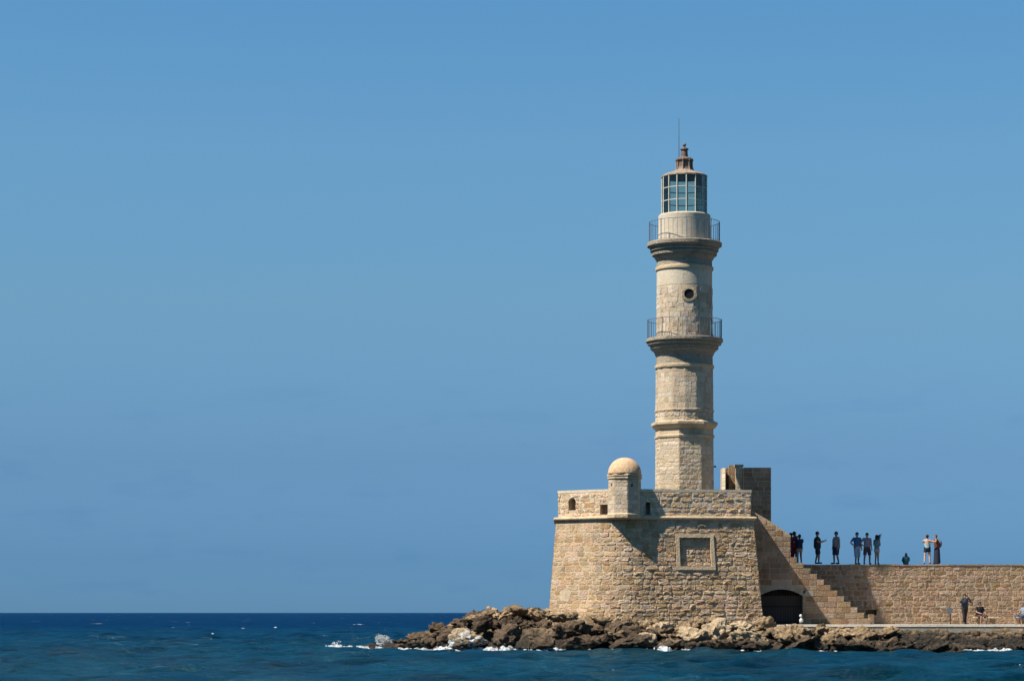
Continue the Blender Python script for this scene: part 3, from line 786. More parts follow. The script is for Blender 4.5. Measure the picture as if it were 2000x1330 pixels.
MB().lathe(prof_px([(55.5, 711.5), (55.2, 694), (57.5, 691), (57.5, 689), (60, 685), (63, 682.5), (63, 680.5), (66.2, 680), (66.8, 676), (65.5, 675.5), (68.5, 672), (71.8, 671.5), (71.8, 668.6), (70.5, 668.2), (74.5, 666.5), (75.4, 665.5), (75.4, 660.5), (74, 659.6)]), 48, 0, tc).build('lower_gallery_cornice', M['cornice_grey'], light, True, 12)
# round upper stage
zr0, zr1 = tz(662), tz(520)
MB().lathe(prof_px([(54.6, 662), (54.0, 560), (53.9, 557)]), 72, 0, tc).build('round_shaft', M['towr_n'], light, True, 40)
MB().lathe(prof_px([(54.15, 557.2), (54.0, 526)]), 72, 0, tc).build('plaster_band', M['plaster'], light, True, 40)
MB().lathe(prof_px([(54, 527), (56.2, 525.5), (57, 522), (56.5, 519.5), (54, 518.5)]), 64, 0, tc).build('upper_ring', M['trim'], light, True, 30)
MB().lathe(prof_px([(54, 519), (53.8, 507), (55, 506), (58, 501), (59.5, 498.5), (59.5, 497), (63.2, 496.5), (64, 491), (62.5, 490), (64, 488.5), (66.8, 488), (66.8, 484.5), (65.5, 484), (69, 481), (70, 479.5), (72.8, 478.5), (73.2, 472.5), (71.5, 471)]), 64, 0, tc).build('upper_gallery_cornice', M['cornice_grey'], light, True, 12)
MB().lathe(prof_px([(51.5, 472), (50.6, 424), (50.8, 422), (50.8, 418), (49, 416.5)]), 64, 0, tc).build('lantern_drum', M['plaster'], light, True, 40)
# broken rough stones on the lower part of the round shaft
fr_ = poly_face(tc, R(54.6), R(54.05), 60, 0, -15, 15, tz(560), tz(660))
masonry(light, fr_, (.22, .32), (.35, .7), .006, 'towr', 'ashlar', .005, [(fr_.u_at(1325), fr_.u_at(1359), tz(592), tz(560))], 150, 'shaft_stone', [], seed=54, ur=(0, fr_.len))
for o in list(bpy.data.objects):
    if o.name.startswith('shaft_stone') or (o.parent == light and o.name.startswith('small_stones')):
        o.matrix_basis = Matrix.Translation(-WPOS[light]) @ o.matrix_basis
# round window
wa = math.asin((1342 - 1336.7) / 54); wp = Vector((tc.x + R(54) * math.sin(wa), tc.y - R(54) * math.cos(wa), zat(574, tY - 1.58))); wdir = Vector((math.sin(wa), -math.cos(wa), 0)); wt = Vector((math.cos(wa), math.sin(wa), 0))
def ring_on(r0, r1, y0, y1, n, name, mat, jit=0.):
    mb = MB(); vs = []; rr = random.Random(9)
    for (r_, d) in ((r0, y0), (r1, y0 * .8), (r1, y1), (r0, y1)):
        for k in range(n):
            a = 2 * math.pi * k / n; q = r_ * (1 + (rr.uniform(-jit, jit) if r_ == r1 else 0))
            vs.append(wp + wt * (q * math.cos(a)) + Vector((0, 0, q * math.sin(a))) + wdir * d)
    fs = []
    for j in range(4):
        for k in range(n):
            fs.append((j * n + k, j * n + (k + 1) % n, ((j + 1) % 4) * n + (k + 1) % n, ((j + 1) % 4) * n + k))
    mb.add(vs, fs); return mb.build(name, mat, light)
ring_on(R(9.8), R(15), .05, -.25, 20, 'window_surround', M['trim'], .06)
n = 24
mb = MB().add([wp + wt * (R(9.9) * math.cos(2 * math.pi * k / n)) + Vector((0, 0, R(9.9) * math.sin(2 * math.pi * k / n))) + wdir * .012 for k in range(n)], [tuple(range(n))])
mb.build('round_window', M['dark'], light)  # flat near-black disc, the darkness of the open hole put into its colour
# railings: each upright its own piece
def railing(rad_px, py0, py1, n, name):
    r_ = R(rad_px); z0, z1 = tz(py0), tz(py1)
    ring = MB()
    for zz, th in ((z1, .015), (z0 + .06, .010)):
        pts = [(tc.x + r_ * math.sin(2 * math.pi * k / 48), tc.y - r_ * math.cos(2 * math.pi * k / 48), zz) for k in range(49)]
        ring.tube(pts, th, 6)
    ro = ring.build(name, M['railing'], light)
    me = MB().tube([(0, 0, 0), (0, 0, z1 - z0)], .011, 6).mesh('baluster'); me.materials.append(M['railing'])
    me2 = MB().tube([(0, 0, 0), (0, 0, z1 - z0 + .04)], .026, 6).mesh('post'); me2.materials.append(M['railing'])
    for k in range(n):
        a = 2 * math.pi * k / n
        o = bpy.data.objects.new('post' if k % 6 == 0 else 'baluster', me2 if k % 6 == 0 else me); COL.objects.link(o); o.parent = ro
        o.location = (tc.x + r_ * math.sin(a), tc.y - r_ * math.cos(a), z0)
railing(72.5, 660, 623, 54, 'lower_railing')
railing(68.5, 471, 431, 48, 'upper_railing')
# lantern
LN, lph = 15, rad(1.3)
def lp(r_, k, z): a = lph + 2 * math.pi * k / LN; return Vector((tc.x + r_ * math.sin(a), tc.y - r_ * math.cos(a), z))
zl0, zl1 = tz(417), tz(343)
lant = MB().lathe(prof_px([(45.5, 418), (45.5, 415.5), (43.5, 415)]), LN, lph, tc).build('lantern_sill', M['mullion'], light)
gl = bpy.data.objects.new('lantern_room', None); COL.objects.link(gl); gl.parent = light; gl.location = -WPOS[light]
rr_ = R(44)
for k in range(LN):
    MB().tube([lp(rr_, k, zl0), lp(rr_, k, zl1)], .040, 6).build('mullion', M['mullion'], gl)
    for py in (366, 391):
        MB().tube([lp(rr_, k, tz(py)), lp(rr_, k + 1, tz(py))], .026, 6).build('glazing_bar', M['mullion'], gl)
    for y0, y1 in ((417, 391), (391, 366), (366, 343)):
        a, b = lp(rr_ - .01, k, 0), lp(rr_ - .01, k + 1, 0)
        MB().add([(a.x, a.y, tz(y0)), (b.x, b.y, tz(y0)), (b.x, b.y, tz(y1)), (a.x, a.y, tz(y1))], [(0, 1, 2, 3)]).build('pane', M['glass'], gl)
MB().lathe(prof_px([(44.5, 343.5), (45.8, 342.5), (45.5, 340), (35, 335), (19, 330), (17.5, 328)]), LN, lph, tc).build('lantern_roof', M['lanternroof'], light)
MB().lathe(prof_px([(17.5, 329.5), (16.6, 327), (15, 322), (14.6, 311), (17.5, 309), (17.5, 307), (13, 304), (8, 303)]), 8, ph8, tc).build('roof_vent', M['bronze'], light)
MB().lathe(prof_px([(9, 304), (7, 302), (6.2, 290), (8.2, 288), (8, 286), (3, 284), (1.5, 282)]), 12, 0, tc).build('finial_drum', M['bronze'], light, True, 40)
MB().ell((tc.x, tc.y, tz(278.5)), (R(3.4), R(3.4), R(3.8)), 12, 8).build('finial_ball', M['bronze'], light, True)
for k in range(8):
    a = ph8 + 2 * math.pi * k / 8; q = lambda r_, py: (tc.x + R(r_) * math.sin(a), tc.y - R(r_) * math.cos(a), tz(py))
    MB().tube([q(18.5, 330), q(16, 324), q(15.5, 312), q(17.8, 309)], .035, 6).build('vent_rib', M['lanternroof'], light)
MB().tube([(tc.x - R(10.7), tc.y, tz(306)), (tc.x - R(10.8), tc.y, tz(226))], [.028, .016], 6).build('lightning_rod', M['railing'], light)
# iron bracket on the shaded side of the octagon
MB().box(tc.x + R(57), tc.x + R(62), tc.y - .05, tc.y + .05, tz(911), tz(908)).build('iron_bracket', M['iron'], light)

# ------------------------------------------------------------------ walls at the stair head behind the tower
hd = thing('stairhead_wall', 'dark shaded block of wall with pale pier at the top of the staircase', 'wall', (xat(1480, 149.6), 149.6, 7))
def block(parent, px0, px1, py0, py1, Y, dep, name, key, seed, cz=(.24, .32), cw=(.4, .8)):
    f = Face([(xat(px0, Y), Y), (xat(px1, Y), Y)], [(xat(px0, Y), Y), (xat(px1, Y), Y)], zat(py0, Y), zat(py1, Y))
    MB().box(xat(px0, Y), xat(px1, Y), Y, Y + dep, zat(py1, Y), zat(py0, Y)).build(name, M['mortar'], parent)
    c = parent.children[-1] if parent.children else parent
    o = [x for x in bpy.data.objects if x.parent == parent and x.name.split('.')[0] == name][-1]
    masonry(o, f, cz, cw, .014, key, 'ashlar', .012, [], 120, 'block', seed=seed)
    return o
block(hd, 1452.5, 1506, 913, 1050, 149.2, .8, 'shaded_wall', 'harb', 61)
block(hd, 1437, 1450.5, 911, 1000, 149.75, .45, 'pier', 'para', 62, (.2, .3), (.2, .45))
MB().box(xat(1435, 149.7), xat(1452, 149.7), 149.68, 150.25, zat(911, 149.7), zat(907, 149.7)).build('pier_cap', M['trim'], hd)
jx, jy, jz0, jz1 = xat(1410, 149.75), 149.75, zat(1000, 149.75), zat(914, 149.75)
jb = MB().add([(jx, jy, jz0), (jx + .2, jy - .14, jz0), (jx + .24, jy + 1.5, jz0), (jx + .04, jy + 1.5, jz0), (jx, jy, jz1), (jx + .2, jy - .14, jz1), (jx + .24, jy + 1.5, jz1), (jx + .04, jy + 1.5, jz1)],
         [(0, 1, 5, 4), (1, 2, 6, 5), (2, 3, 7, 6), (3, 0, 4, 7), (4, 5, 6, 7)]).build('jamb', M['mortar'], hd)
masonry(jb, Face([(jx, jy), (jx + .2, jy - .14)], [(jx, jy), (jx + .2, jy - .14)], jz1, jz0), (.2, .3), (.2, .3), .012, 'para', 'ashlar', .01, [], 40, 'block', seed=63)
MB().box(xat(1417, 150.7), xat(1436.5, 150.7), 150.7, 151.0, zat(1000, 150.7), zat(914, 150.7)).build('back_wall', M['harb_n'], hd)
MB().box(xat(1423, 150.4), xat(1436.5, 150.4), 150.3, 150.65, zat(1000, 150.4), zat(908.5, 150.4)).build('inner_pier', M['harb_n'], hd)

# ------------------------------------------------------------------ quay
QZ = 1.52
WY = 149.2           # harbour wall face
SY = 145.35          # stair side wall face
qx0 = xat(1478, 140)
q = MB()
q.box(qx0 + 1.2, 60, 139.25, 160, .2, QZ)
quay = q.build('quay', M['quay']); quay['kind'] = 'structure'
# concrete edge beam in lengths
x = 14.9; rq = random.Random(4); i = 0
while x < 44:
    w = rq.uniform(2.6, 4.2)
    b = MB(); b.box(x, x + w - .025, 139.0, 139.24, QZ - .42, QZ - .094)
    b.build('edge_beam', M['quayface'], quay); x += w
MB().box(15.1, 60, 138.975, 139.7, QZ - .09, QZ + .035).build('edge_kerb', M['kerb'], quay)

# ------------------------------------------------------------------ harbour wall
ZW = zat(1102, WY)
hw = thing('harbour_wall', 'long brown rubble-stone harbour wall with people standing on top', 'wall', (26, WY + .5, QZ))
hx0, hx1 = xat(1480, WY), 60.
hface = Face([(hx0, WY), (hx1, WY)], [(hx0, WY - .12), (hx1, WY - .12)], ZW - .07, QZ - .2)
nz_ = (xat(1690, WY) - hx0, xat(1712, WY) - hx0, zat(1201, WY), zat(1189.5, WY), .7)
hcore = core(hface, M['mortar_h'], 'wall_core', hw, [nz_])
umax = xat(2040, WY) - hx0; uvis = xat(1550, WY) - hx0
masonry(hcore, hface, (.17, .34), (.18, .66), .022, 'harb', 'rough', -.004, [nz_[:4]], 300, 'stone', [], (QZ - .05, ZW - .08), (uvis, umax), seed=71, wob=.08)
MB().box(hx0, hx1, WY + .9, WY + 5.5, QZ - .2, ZW - .072).build('wall_mass', M['mortar_h'], hw)
# capping stones along the top edge
x = hx0; rc = random.Random(8)
while x < xat(2040, WY):
    w = rc.uniform(.5, 1.1)
    MB().box(x, x + w - .015, WY - .05 + rc.uniform(-.02, .02), WY + .55, ZW - .07, ZW + rc.uniform(-.02, .015)).build('capping_stone', M['harb'], hw); x += w
MB().box(hx0, hx1, WY + .552, WY + 5.4, ZW - .071, ZW - .02).build('walkway', M['quay'], hw)

# ------------------------------------------------------------------ staircase with gate
st = thing('staircase', 'stone staircase climbing from the quay to the bastion, arched gate beneath', 'staircase', (xat(1600, SY), SY, QZ))
NS = 12; SX = lambda i: xat(1556.5 + 13.13 * i, SY); SZ = lambda i: zat(1088 + 10.85 * i, SY)
sx_l = xat(1468, SY)
ax0, ax1 = xat(1484, SY), xat(1568, SY); zsp, zcr = zat(1163, SY), zat(1150, SY)
acx = (ax0 + ax1) / 2; ahw = (ax1 - ax0) / 2; rise = zcr - zsp; arR = (ahw ** 2 + rise ** 2) / (2 * rise)
def arch_z(x, extra=0.):
    dx = min(abs(x - acx), (ahw + extra)); return zcr + extra - (arR + extra) + math.sqrt(max(0, (arR + extra) ** 2 - dx ** 2))
def top_z(x):
    """top outline of the stair's side wall"""
    px = 1000 + x / SY * FPX
    if px < 1544.2: return zat(interp(px, [(1460, 992), (1472, 999), (1505, 1018), (1544, 1045)]), SY)
    i = 0
    while i < NS and x > SX(i): i += 1
    return SZ(i) if i < NS else QZ
# side wall as vertical strips between its breaks
xs = sorted({sx_l, ax0, ax1, xat(1472, SY), xat(1505, SY), xat(1544.2, SY), *[SX(i) for i in range(NS)], *[ax0 + (ax1 - ax0) * k / 16 for k in range(17)]})
mb = MB()
for a, b in zip(xs, xs[1:]):
    m0 = (a + b) / 2; e = 1e-4
    lo_a = arch_z(a) if ax0 <= m0 <= ax1 else QZ - .1; lo_b = arch_z(b) if ax0 <= m0 <= ax1 else QZ - .1
    ta, tb = top_z(a + e), top_z(b - e)
    mb.add([(a, SY, lo_a), (b, SY, lo_b), (b, SY, tb), (a, SY, ta)], [(0, 1, 2, 3)])
    if ax0 <= m0 <= ax1: mb.add([(a, SY, lo_a), (b, SY, lo_b), (b, SY + 2.4, lo_b), (a, SY + 2.4, lo_a)], [(0, 3, 2, 1)])
    if m0 < xat(1544.2, SY): mb.add([(a, SY, ta), (b, SY, tb), (b, SY + .45, tb), (a, SY + .45, ta), (a, SY + .45, ta - 2.2), (b, SY + .45, tb - 2.2)], [(0, 1, 2, 3), (3, 2, 5, 4)])
e_ = xat(1544.2, SY)
mb.add([(e_, SY, SZ(0) - .3), (e_, SY + .45, SZ(0) - .3), (e_, SY + .45, top_z(e_ - .001)), (e_, SY, top_z(e_ - .001))], [(0, 1, 2, 3)])
for xx in (ax0, ax1): mb.add([(xx, SY, QZ - .1), (xx, SY + 2.4, QZ - .1), (xx, SY + 2.4, arch_z(xx)), (xx, SY, arch_z(xx))], [(0, 1, 2, 3)])
mb.add([(ax0 - .1, SY + 2.4, QZ - .1), (ax1 + .1, SY + 2.4, QZ - .1), (ax1 + .1, SY + 2.4, zcr + .1), (ax0 - .1, SY + 2.4, zcr + .1)], [(0, 1, 2, 3)])
mb.box(xat(1556, SY), SX(NS - 1) - .05, WY - .4, WY - .15, QZ - .1, QZ + .02)
swall = mb.build('side_wall', M['mortar_h'], st)
# body of the upper flight behind the parapet
MB().box(sx_l, e_, SY + .46, WY + .6, zcr + .25, SZ(0) - .02).build('upper_flight_mass', M['mortar_h'], st)
zz = SZ(0); xx = e_ - .02; k = 0
while xx > sx_l:
    MB().box(xx - .36, xx, SY + .46, WY - .4, zz - .03, zz + .25).build('step', M['harb'], st); zz += .255; xx -= .37
# lower flight: every step a slab running back to the wall
for i in range(NS):
    x0 = SX(i - 1) if i else e_; x1 = SX(i)
    MB().box(x0 + .004, x1, SY + .03, WY - .13, zcr + .14 if x0 < ax1 else QZ - .1, SZ(i)).build('step', M['harb'], st)
sface = Face([(sx_l, SY), (SX(NS - 1), SY)], [(sx_l, SY), (SX(NS - 1), SY)], zat(995, SY), QZ - .02)
archring = 11 / FPX * SY
def sclip(u, z, w, h):
    xc = sx_l + u
    for xx in (xc - w / 2 + .01, xc + w / 2 - .01):
        if z + h / 2 > top_z(xx) + .03: return False
        if ax0 - archring < xx < ax1 + archring:
            if z - h / 2 < arch_z(xx, archring) - .02 and abs(xx - acx) < ahw + (archring if z > zsp - .1 else 0): return False
    return True
# stair-step courses: one course per riser, so the blocks end at the steps
def stair_blocks():
    r = random.Random(77); fc = sface; rows = []
    zlist = [SZ(i) for i in range(NS)]; zlist = sorted(zlist)                 # ascending tops
    prev = QZ - .02; out = []
    tops = zlist + [zlist[-1] + .31 * k for k in range(1, 10)]
    for zt_ in tops:
        h = zt_ - prev; zc = (zt_ + prev) / 2
        # right end of this course
        xr = max([SX(i) for i in range(NS) if SZ(i) >= zt_ - .01] or [None], key=lambda v: v or -1) if zt_ <= zlist[-1] + .01 else None
        if xr is None:
            xr = sx_l
            while xr < e_ and top_z(xr + .02) > zt_: xr += .02
            xr = min(xr, e_)
        x = xr
        while x > sx_l + .1:
            w = r.uniform(.38, .78) if x < xr else r.choice((.40, .78))
            x0 = max(sx_l, x - w); spans = [(x0, x)]
            if prev < arch_z(acx, archring) :
                q = archring if zc > zsp - .12 else .0
                l0, l1 = ax0 - q, ax1 + q
                if zc > zsp:
                    l0 = l1 = acx
                    xx = acx
                    while xx < ax1 + archring and arch_z(xx, archring) > prev + .04: xx += .02
                    l1 = xx; l0 = 2 * acx - xx
                ns = []
                for a, b in spans:
                    if b <= l0 or a >= l1: ns.append((a, b)); continue
                    if l0 - a > .08: ns.append((a, l0))
                    if b - l1 > .08: ns.append((l1, b))
                spans = ns
            for a, b in spans: out.append((a, b, prev, zt_))
            x = x0
        prev = zt_
    for a, b, c, d in out:
        o = bpy.data.objects.new('block', lib_mesh('block', r.randrange(10), M['harb'], 'stair_block')); COL.objects.link(o); o.parent = swall
        o.matrix_basis = Matrix(((b - a - .02, 0, 0, (a + b) / 2), (0, .018, 0, SY), (0, 0, d - c - .02, (c + d) / 2), (0, 0, 0, 1)))
stair_blocks()
# arch ring of dressed voussoirs and impost
nv = 9
for k in range(nv):
    th = math.asin(ahw / arR); a0 = -th + 2 * th * k / nv + .004; a1 = -th + 2 * th * (k + 1) / nv - .004; zc0 = zcr - arR; vs = []
    for yy in (SY - .035, SY + .2):
        for (a, r_) in ((a0, arR - .01), (a1, arR - .01), (a1, arR + archring), (a0, arR + archring)):
            vs.append((acx + r_ * math.sin(a), yy, zc0 + r_ * math.cos(a)))
    MB().add(vs, [(0, 1, 2, 3), (4, 7, 6, 5), (0, 4, 5, 1), (1, 5, 6, 2), (2, 6, 7, 3), (3, 7, 4, 0)]).build('voussoir', M['archstone'], st)
MB().box(ax1 + .03, ax1 + .62, SY - .035, SY + .1, zat(1163.5, SY), zat(1153, SY)).build('impost', M['archstone'], st)
# barred gate set back in the arch
gate = thing('barred_gate', 'black iron barred gate closing the arch under the staircase', 'gate', (acx, SY + .45, QZ))
nb = 17
for k in range(nb):
    xx = ax0 + .06 + (ax1 - ax0 - .12) * k / (nb - 1)
    MB().box(xx - .016, xx + .016, SY + .44, SY + .47, QZ, arch_z(xx) - .02).build('bar', M['iron'], gate)
for zz in (QZ + .12, QZ + 1.0):
    MB().box(ax0 + .03, ax1 - .03, SY + .475, SY + .50, zz, zz + .07).build('cross_rail', M['iron'], gate)
MB().box(ax0 + .01, ax1 - .01, SY + .6, SY + .64, QZ - .05, zsp).build('shade_sheet', M['gate_shade'], gate)  # plain sheet coloured as the shade of the void behind the bars
# block that ends the flight beside the niche
MB().box(xat(1703, SY), xat(1712, SY), SY + 1., SY + 1.6, QZ - .02, zat(1199, SY)).build('end_block', M['harb'], st)

# ------------------------------------------------------------------ small things on the quay
lm = thing('bollard_lamp', 'small white round-headed post standing before the barred gate', 'bollard', (xat(1565, 143.6), 143.6, QZ))
b0 = Vector((xat(1565, 143.6), 143.6))
M['whitepaint'] = plain('white_paint', (.56, .56, .55), .5); M['bluegrey'] = plain('grey_panel', (.10, .105, .11), .6)
MB().lathe([(.13, QZ), (.14, QZ + .06), (.10, QZ + .14)], 14, 0, b0).build('foot', M['iron'], lm, True, 40)
MB().lathe([(.10, QZ + .14), (.12, QZ + .2), (.11, QZ + .30), (.05, QZ + .36), (.04, QZ + .46)], 14, 0, b0).build('post', M['whitepaint'], lm, True, 40)
MB().ell((b0.x - .03, b0.y, QZ + .50), (.085, .085, .095), 14, 10).build('head', M['whitepaint'], lm, True)
sg = thing('tilted_panel', 'small grey tilted panel on a thin post by the harbour wall', 'sign', (xat(1855, 147), 147, QZ))
sp = Vector((xat(1856, 147), 147, QZ))
MB().tube([sp, sp + Vector((0, 0, .62))], .03, 8).build('post', M['iron'], sg)
pa = MB(); c_ = sp + Vector((-.04, -.02, .80)); m3 = Matrix.Rotation(rad(32), 3, 'Y') @ Matrix.Rotation(rad(-38), 3, 'X')
q8 = [c_ + m3 @ Vector((a * .15, h, b * .24)) for h in (-.02, .02) for a, b in ((-1, -1), (1, -1), (1, 1), (-1, 1))]
pa.add(q8, [(0, 3, 2, 1), (4, 5, 6, 7), (0, 1, 5, 4), (1, 2, 6, 5), (2, 3, 7, 6), (3, 0, 4, 7)]).build('panel', M['bluegrey'], sg)
def bench(pxc, Y, w, label):
    x = xat(pxc, Y); t = thing('stone_bench', label, 'bench', (x, Y, QZ), 'stone benches on the quay')
    b = MB(); b.lathe([(.5, 0), (.53, .02), (.53, .075), (.5, .09)], 4, math.pi / 4, (0, 0))
    b.v = [(x + v[0] * w / .74, Y + v[1] * .62, QZ + .36 + v[2]) for v in b.v]; b.build('slab', M['trim'], t)
    p = MB(); p.lathe([(.5, 0), (.47, .05), (.45, .3), (.5, .36)], 4, math.pi / 4, (0, 0))
    p.v = [(x + v[0] * w * .72, Y + v[1] * .4, QZ + v[2]) for v in p.v]; p.build('pedestal', M['harb_n'], t)
bench(1939, 143.4, .56, 'empty stone bench just beyond the seated person in black')
bench(1912, 143.6, .60, 'stone bench under the seated person in black')
bench(1996, 143.4, .72, 'stone bench cut by the edge of the picture')

# ------------------------------------------------------------------ people
SKIN = {'a': (.42, .25, .17), 'b': (.33, .19, .12), 'c': (.52, .33, .24)}
PM = {}
def cloth(col, rough=.85):
    k = tuple(round(c, 3) for c in col)
    if k not in PM: PM[k] = plain('fabric_%d' % len(PM), col, rough, 0, .22, 18.)
    return PM[k]
PENDING = []
def skin_grow(verts, edges, mat_cb):
    """verts: list of (pos, radius or (rx,ry)); grown with a Skin modifier, collected later in one go"""
    me = bpy.data.meshes.new('grow'); me.from_pydata([v[0] for v in verts], edges, []); me.update()
    o = bpy.data.objects.new('grow', me); COL.objects.link(o)
    sk = o.modifiers.new('s', 'SKIN'); sk.use_smooth_shade = True; sk.branch_smoothing = .6
    for i, v in enumerate(verts):
        r_ = v[1]; d = me.skin_vertices[0].data[i]; d.radius = r_ if hasattr(r_, '__len__') else (r_, r_); d.use_root = (i == 0)
    ss = o.modifiers.new('u', 'SUBSURF'); ss.levels = 1; ss.render_levels = 1
    PENDING.append((o, mat_cb))

def person(px, py, Y, hpx, face_deg, label, group, top, bottom, hair, skin='a', arms='down', bot_len=.5, stout=1., long_hair=False, skirt=False,
           seat=None, stance=.10, lean=0., sleeves=.5, hair_blow=0., shoe=(.05, .05, .06), bag=None, pants=None, hold=None, bare_back=False, tilt=0., wide=1.06, stride=.05):
    base = at(px, py, Y); H = hpx / FPX * Y / 1.75
    root = thing('person', label, 'person', base, group)
    rot = Matrix.Rotation(rad(face_deg), 3, 'Z') 
    def W(p): 
        p = Vector((p[0] * wide, p[1] * wide, p[2])) * H
        p = Vector((p.x, p.y - lean * max(0, p.z - .9 * H), p.z))
        q = rot @ p
        return Vector((q.x + tilt * q.z, q.y, q.z)) + base
    J = dict(pel=(0, 0, .96), sp=(0, .0, 1.12), ch=(0, 0, 1.32), nk=(0, .01, 1.48), hb=(0, 0, 1.55), hc=(0, -.015, 1.63), ht=(0, -.0, 1.71))
    s = 1 if stout == 1. else 1 + (stout - 1) * .6
    for sd, n in ((-1, 'l'), (1, 'r')):
        J['sh' + n] = (sd * .175 * s, .01, 1.42)
        J['el' + n] = (sd * .235 * s, .03, 1.14); J['wr' + n] = (sd * .245 * s, -.04, .90); J['hd' + n] = (sd * .24 * s, -.07, .82)
        J['hip' + n] = (sd * .085, 0, .90); J['kn' + n] = (sd * (stance * .8 + .02), -.03 + sd * stride * .6, .50); J['an' + n] = (sd * (stance + .015), .02 + sd * stride, .085); J['to' + n] = (sd * (stance + .03), -.13 + sd * stride, .03)
    def setarm(n, el, wr, hd):
        J['el' + n], J['wr' + n], J['hd' + n] = el, wr, hd
    if arms == 'camera':      # both hands up at the face
        setarm('l', (-.30, -.13, 1.26), (-.10, -.24, 1.54), (-.05, -.22, 1.60)); setarm('r', (.30, -.13, 1.26), (.10, -.24, 1.54), (.05, -.22, 1.60))
    elif arms == 'phone':     # hands together in front of the chest
        setarm('l', (-.24, -.06, 1.16), (-.08, -.30, 1.22), (-.04, -.37, 1.25)); setarm('r', (.24, -.06, 1.16), (.08, -.30, 1.22), (.04, -.37, 1.25))
    elif arms == 'hip_l':
        setarm('l', (-.37, .05, 1.18), (-.22, -.06, 1.02), (-.15, -.09, 1.0))
    elif arms == 'hip_both':
        setarm('l', (-.37, .05, 1.18), (-.22, -.06, 1.02), (-.15, -.09, 1.0)); setarm('r', (.37, .05, 1.18), (.22, -.06, 1.02), (.15, -.09, 1.0))
    elif arms == 'front':     # folded over the belly
        setarm('l', (-.25, -.04, 1.15), (-.08, -.22, 1.08), (0, -.24, 1.08)); setarm('r', (.25, -.04, 1.15), (.1, -.22, 1.06), (.02, -.25, 1.06))
    elif arms == 'hug':
        setarm('l', (-.27, -.18, 1.3), (-.2, -.36, 1.36), (-.14, -.42, 1.38)); setarm('r', (.27, -.18, 1.3), (.2, -.36, 1.36), (.14, -.42, 1.38))
    elif arms == 'lap':
        setarm('l', (-.27, -.08, 1.16), (-.17, -.32, 1.08), (-.12, -.38, 1.06)); setarm('r', (.27, -.08, 1.16), (.17, -.32, 1.08), (.12, -.38, 1.06))
    if seat == 'bench':
        d = .96 - .56
        for k in list(J):
            if k[:2] in ('pe', 'sp', 'ch', 'nk', 'hb', 'hc', 'ht', 'sh', 'el', 'wr', 'hd'): J[k] = (J[k][0], J[k][1], J[k][2] - d)
        for sd, n in ((-1, 'l'), (1, 'r')):
            J['hip' + n] = (sd * .09, -.02, .53); J['kn' + n] = (sd * .19, -.40, .50); J['an' + n] = (sd * .20, -.36, .085); J['to' + n] = (sd * .22, -.50, .03)
    if seat == 'floor':
        d = .96 - .13
        for k in list(J):
            if k[:2] in ('pe', 'sp', 'ch', 'nk', 'hb', 'hc', 'ht', 'sh', 'el', 'wr', 'hd'): J[k] = (J[k][0], J[k][1], J[k][2] - d)
        for sd, n in ((-1, 'l'), (1, 'r')):
            J['hip' + n] = (sd * .09, -.02, .12); J['kn' + n] = (sd * .11, -.36, .30); J['an' + n] = (sd * .08, -.48, .07); J['to' + n] = (sd * .02, -.56, .04)
    stout *= 1.1; k_ = stout
    RD = dict(pel=(.155 * k_, .11 * k_), sp=(.135 * k_, .10 * k_), ch=(.155 * k_, .105 * k_), nk=.055, hb=.06, hc=(.088, .105), ht=(.068, .08))
    for n in 'lr':
        RD.update({'sh' + n: .064, 'el' + n: .050, 'wr' + n: .036, 'hd' + n: (.042, .02), 'hip' + n: .092 * k_, 'kn' + n: .066, 'an' + n: .044, 'to' + n: .036})
    keys = list(J); idx = {k: i for i, k in enumerate(keys)}
    E = [('pel', 'sp'), ('sp', 'ch'), ('ch', 'nk'), ('nk', 'hb'), ('hb', 'hc'), ('hc', 'ht')]
    for n in 'lr': E += [('ch', 'sh' + n), ('sh' + n, 'el' + n), ('el' + n, 'wr' + n), ('wr' + n, 'hd' + n), ('pel', 'hip' + n), ('hip' + n, 'kn' + n), ('kn' + n, 'an' + n), ('an' + n, 'to' + n)]
    def rr(k, add=0., mul=1.):
        v = RD[k]; return tuple((x * mul + add) * H for x in (v if hasattr(v, '__len__') else (v, v)))
    smat = cloth(SKIN[skin], .6)
    def done_body(me):
        mb = MB(); mb.add([v.co[:] for v in me.vertices], [tuple(p.vertices) for p in me.polygons])
        for n in 'lr':                                     # five fingers, thumb from the side of the palm
            a, b = W(J['wr' + n]), W(J['hd' + n]); dr = (b - a).normalized(); sd = dr.cross(Vector((0, .3, 1))).normalized(); dn = dr.cross(sd)
            for q, (o_, ln) in enumerate(((-.027, .068), (-.009, .080), (.009, .076), (.027, .060))):
                p0 = b + sd * o_ * H; mb.tube([p0, p0 + dr * ln * .5 * H + dn * .004, p0 + dr * ln * H + dn * .025 * H], [.009 * H, .008 * H, .006 * H], 5)
            p0 = a.lerp(b, .5) - sd * .03 * H; mb.tube([p0, p0 - sd * .025 * H + dr * .03 * H, p0 - sd * .03 * H + dr * .065 * H], [.011 * H, .010 * H, .007 * H], 5)
        hc = W(J['hc']); f = rot @ Vector((0, -1, 0)); rt = rot @ Vector((1, 0, 0))
        mb.tube([hc + f * .085 * H + Vector((0, 0, .025 * H)), hc + f * .112 * H - Vector((0, 0, .02 * H)), hc + f * .085 * H - Vector((0, 0, .025 * H))], [.008 * H, .015 * H, .01 * H], 6)
        for sd in (-1, 1): mb.ell(hc + rt * sd * .08 * H, (.018 * H, .022 * H, .034 * H), 6, 5)
        o = mb.build('body', smat, root, True)
        e = MB()
        for sd in (-1, 1): e.ell(hc + f * .082 * H + rt * sd * .032 * H + Vector((0, 0, .018 * H)), (.011 * H,) * 3, 6, 4)
        e.build('eyes', cloth((.03, .02, .02)), o, True)
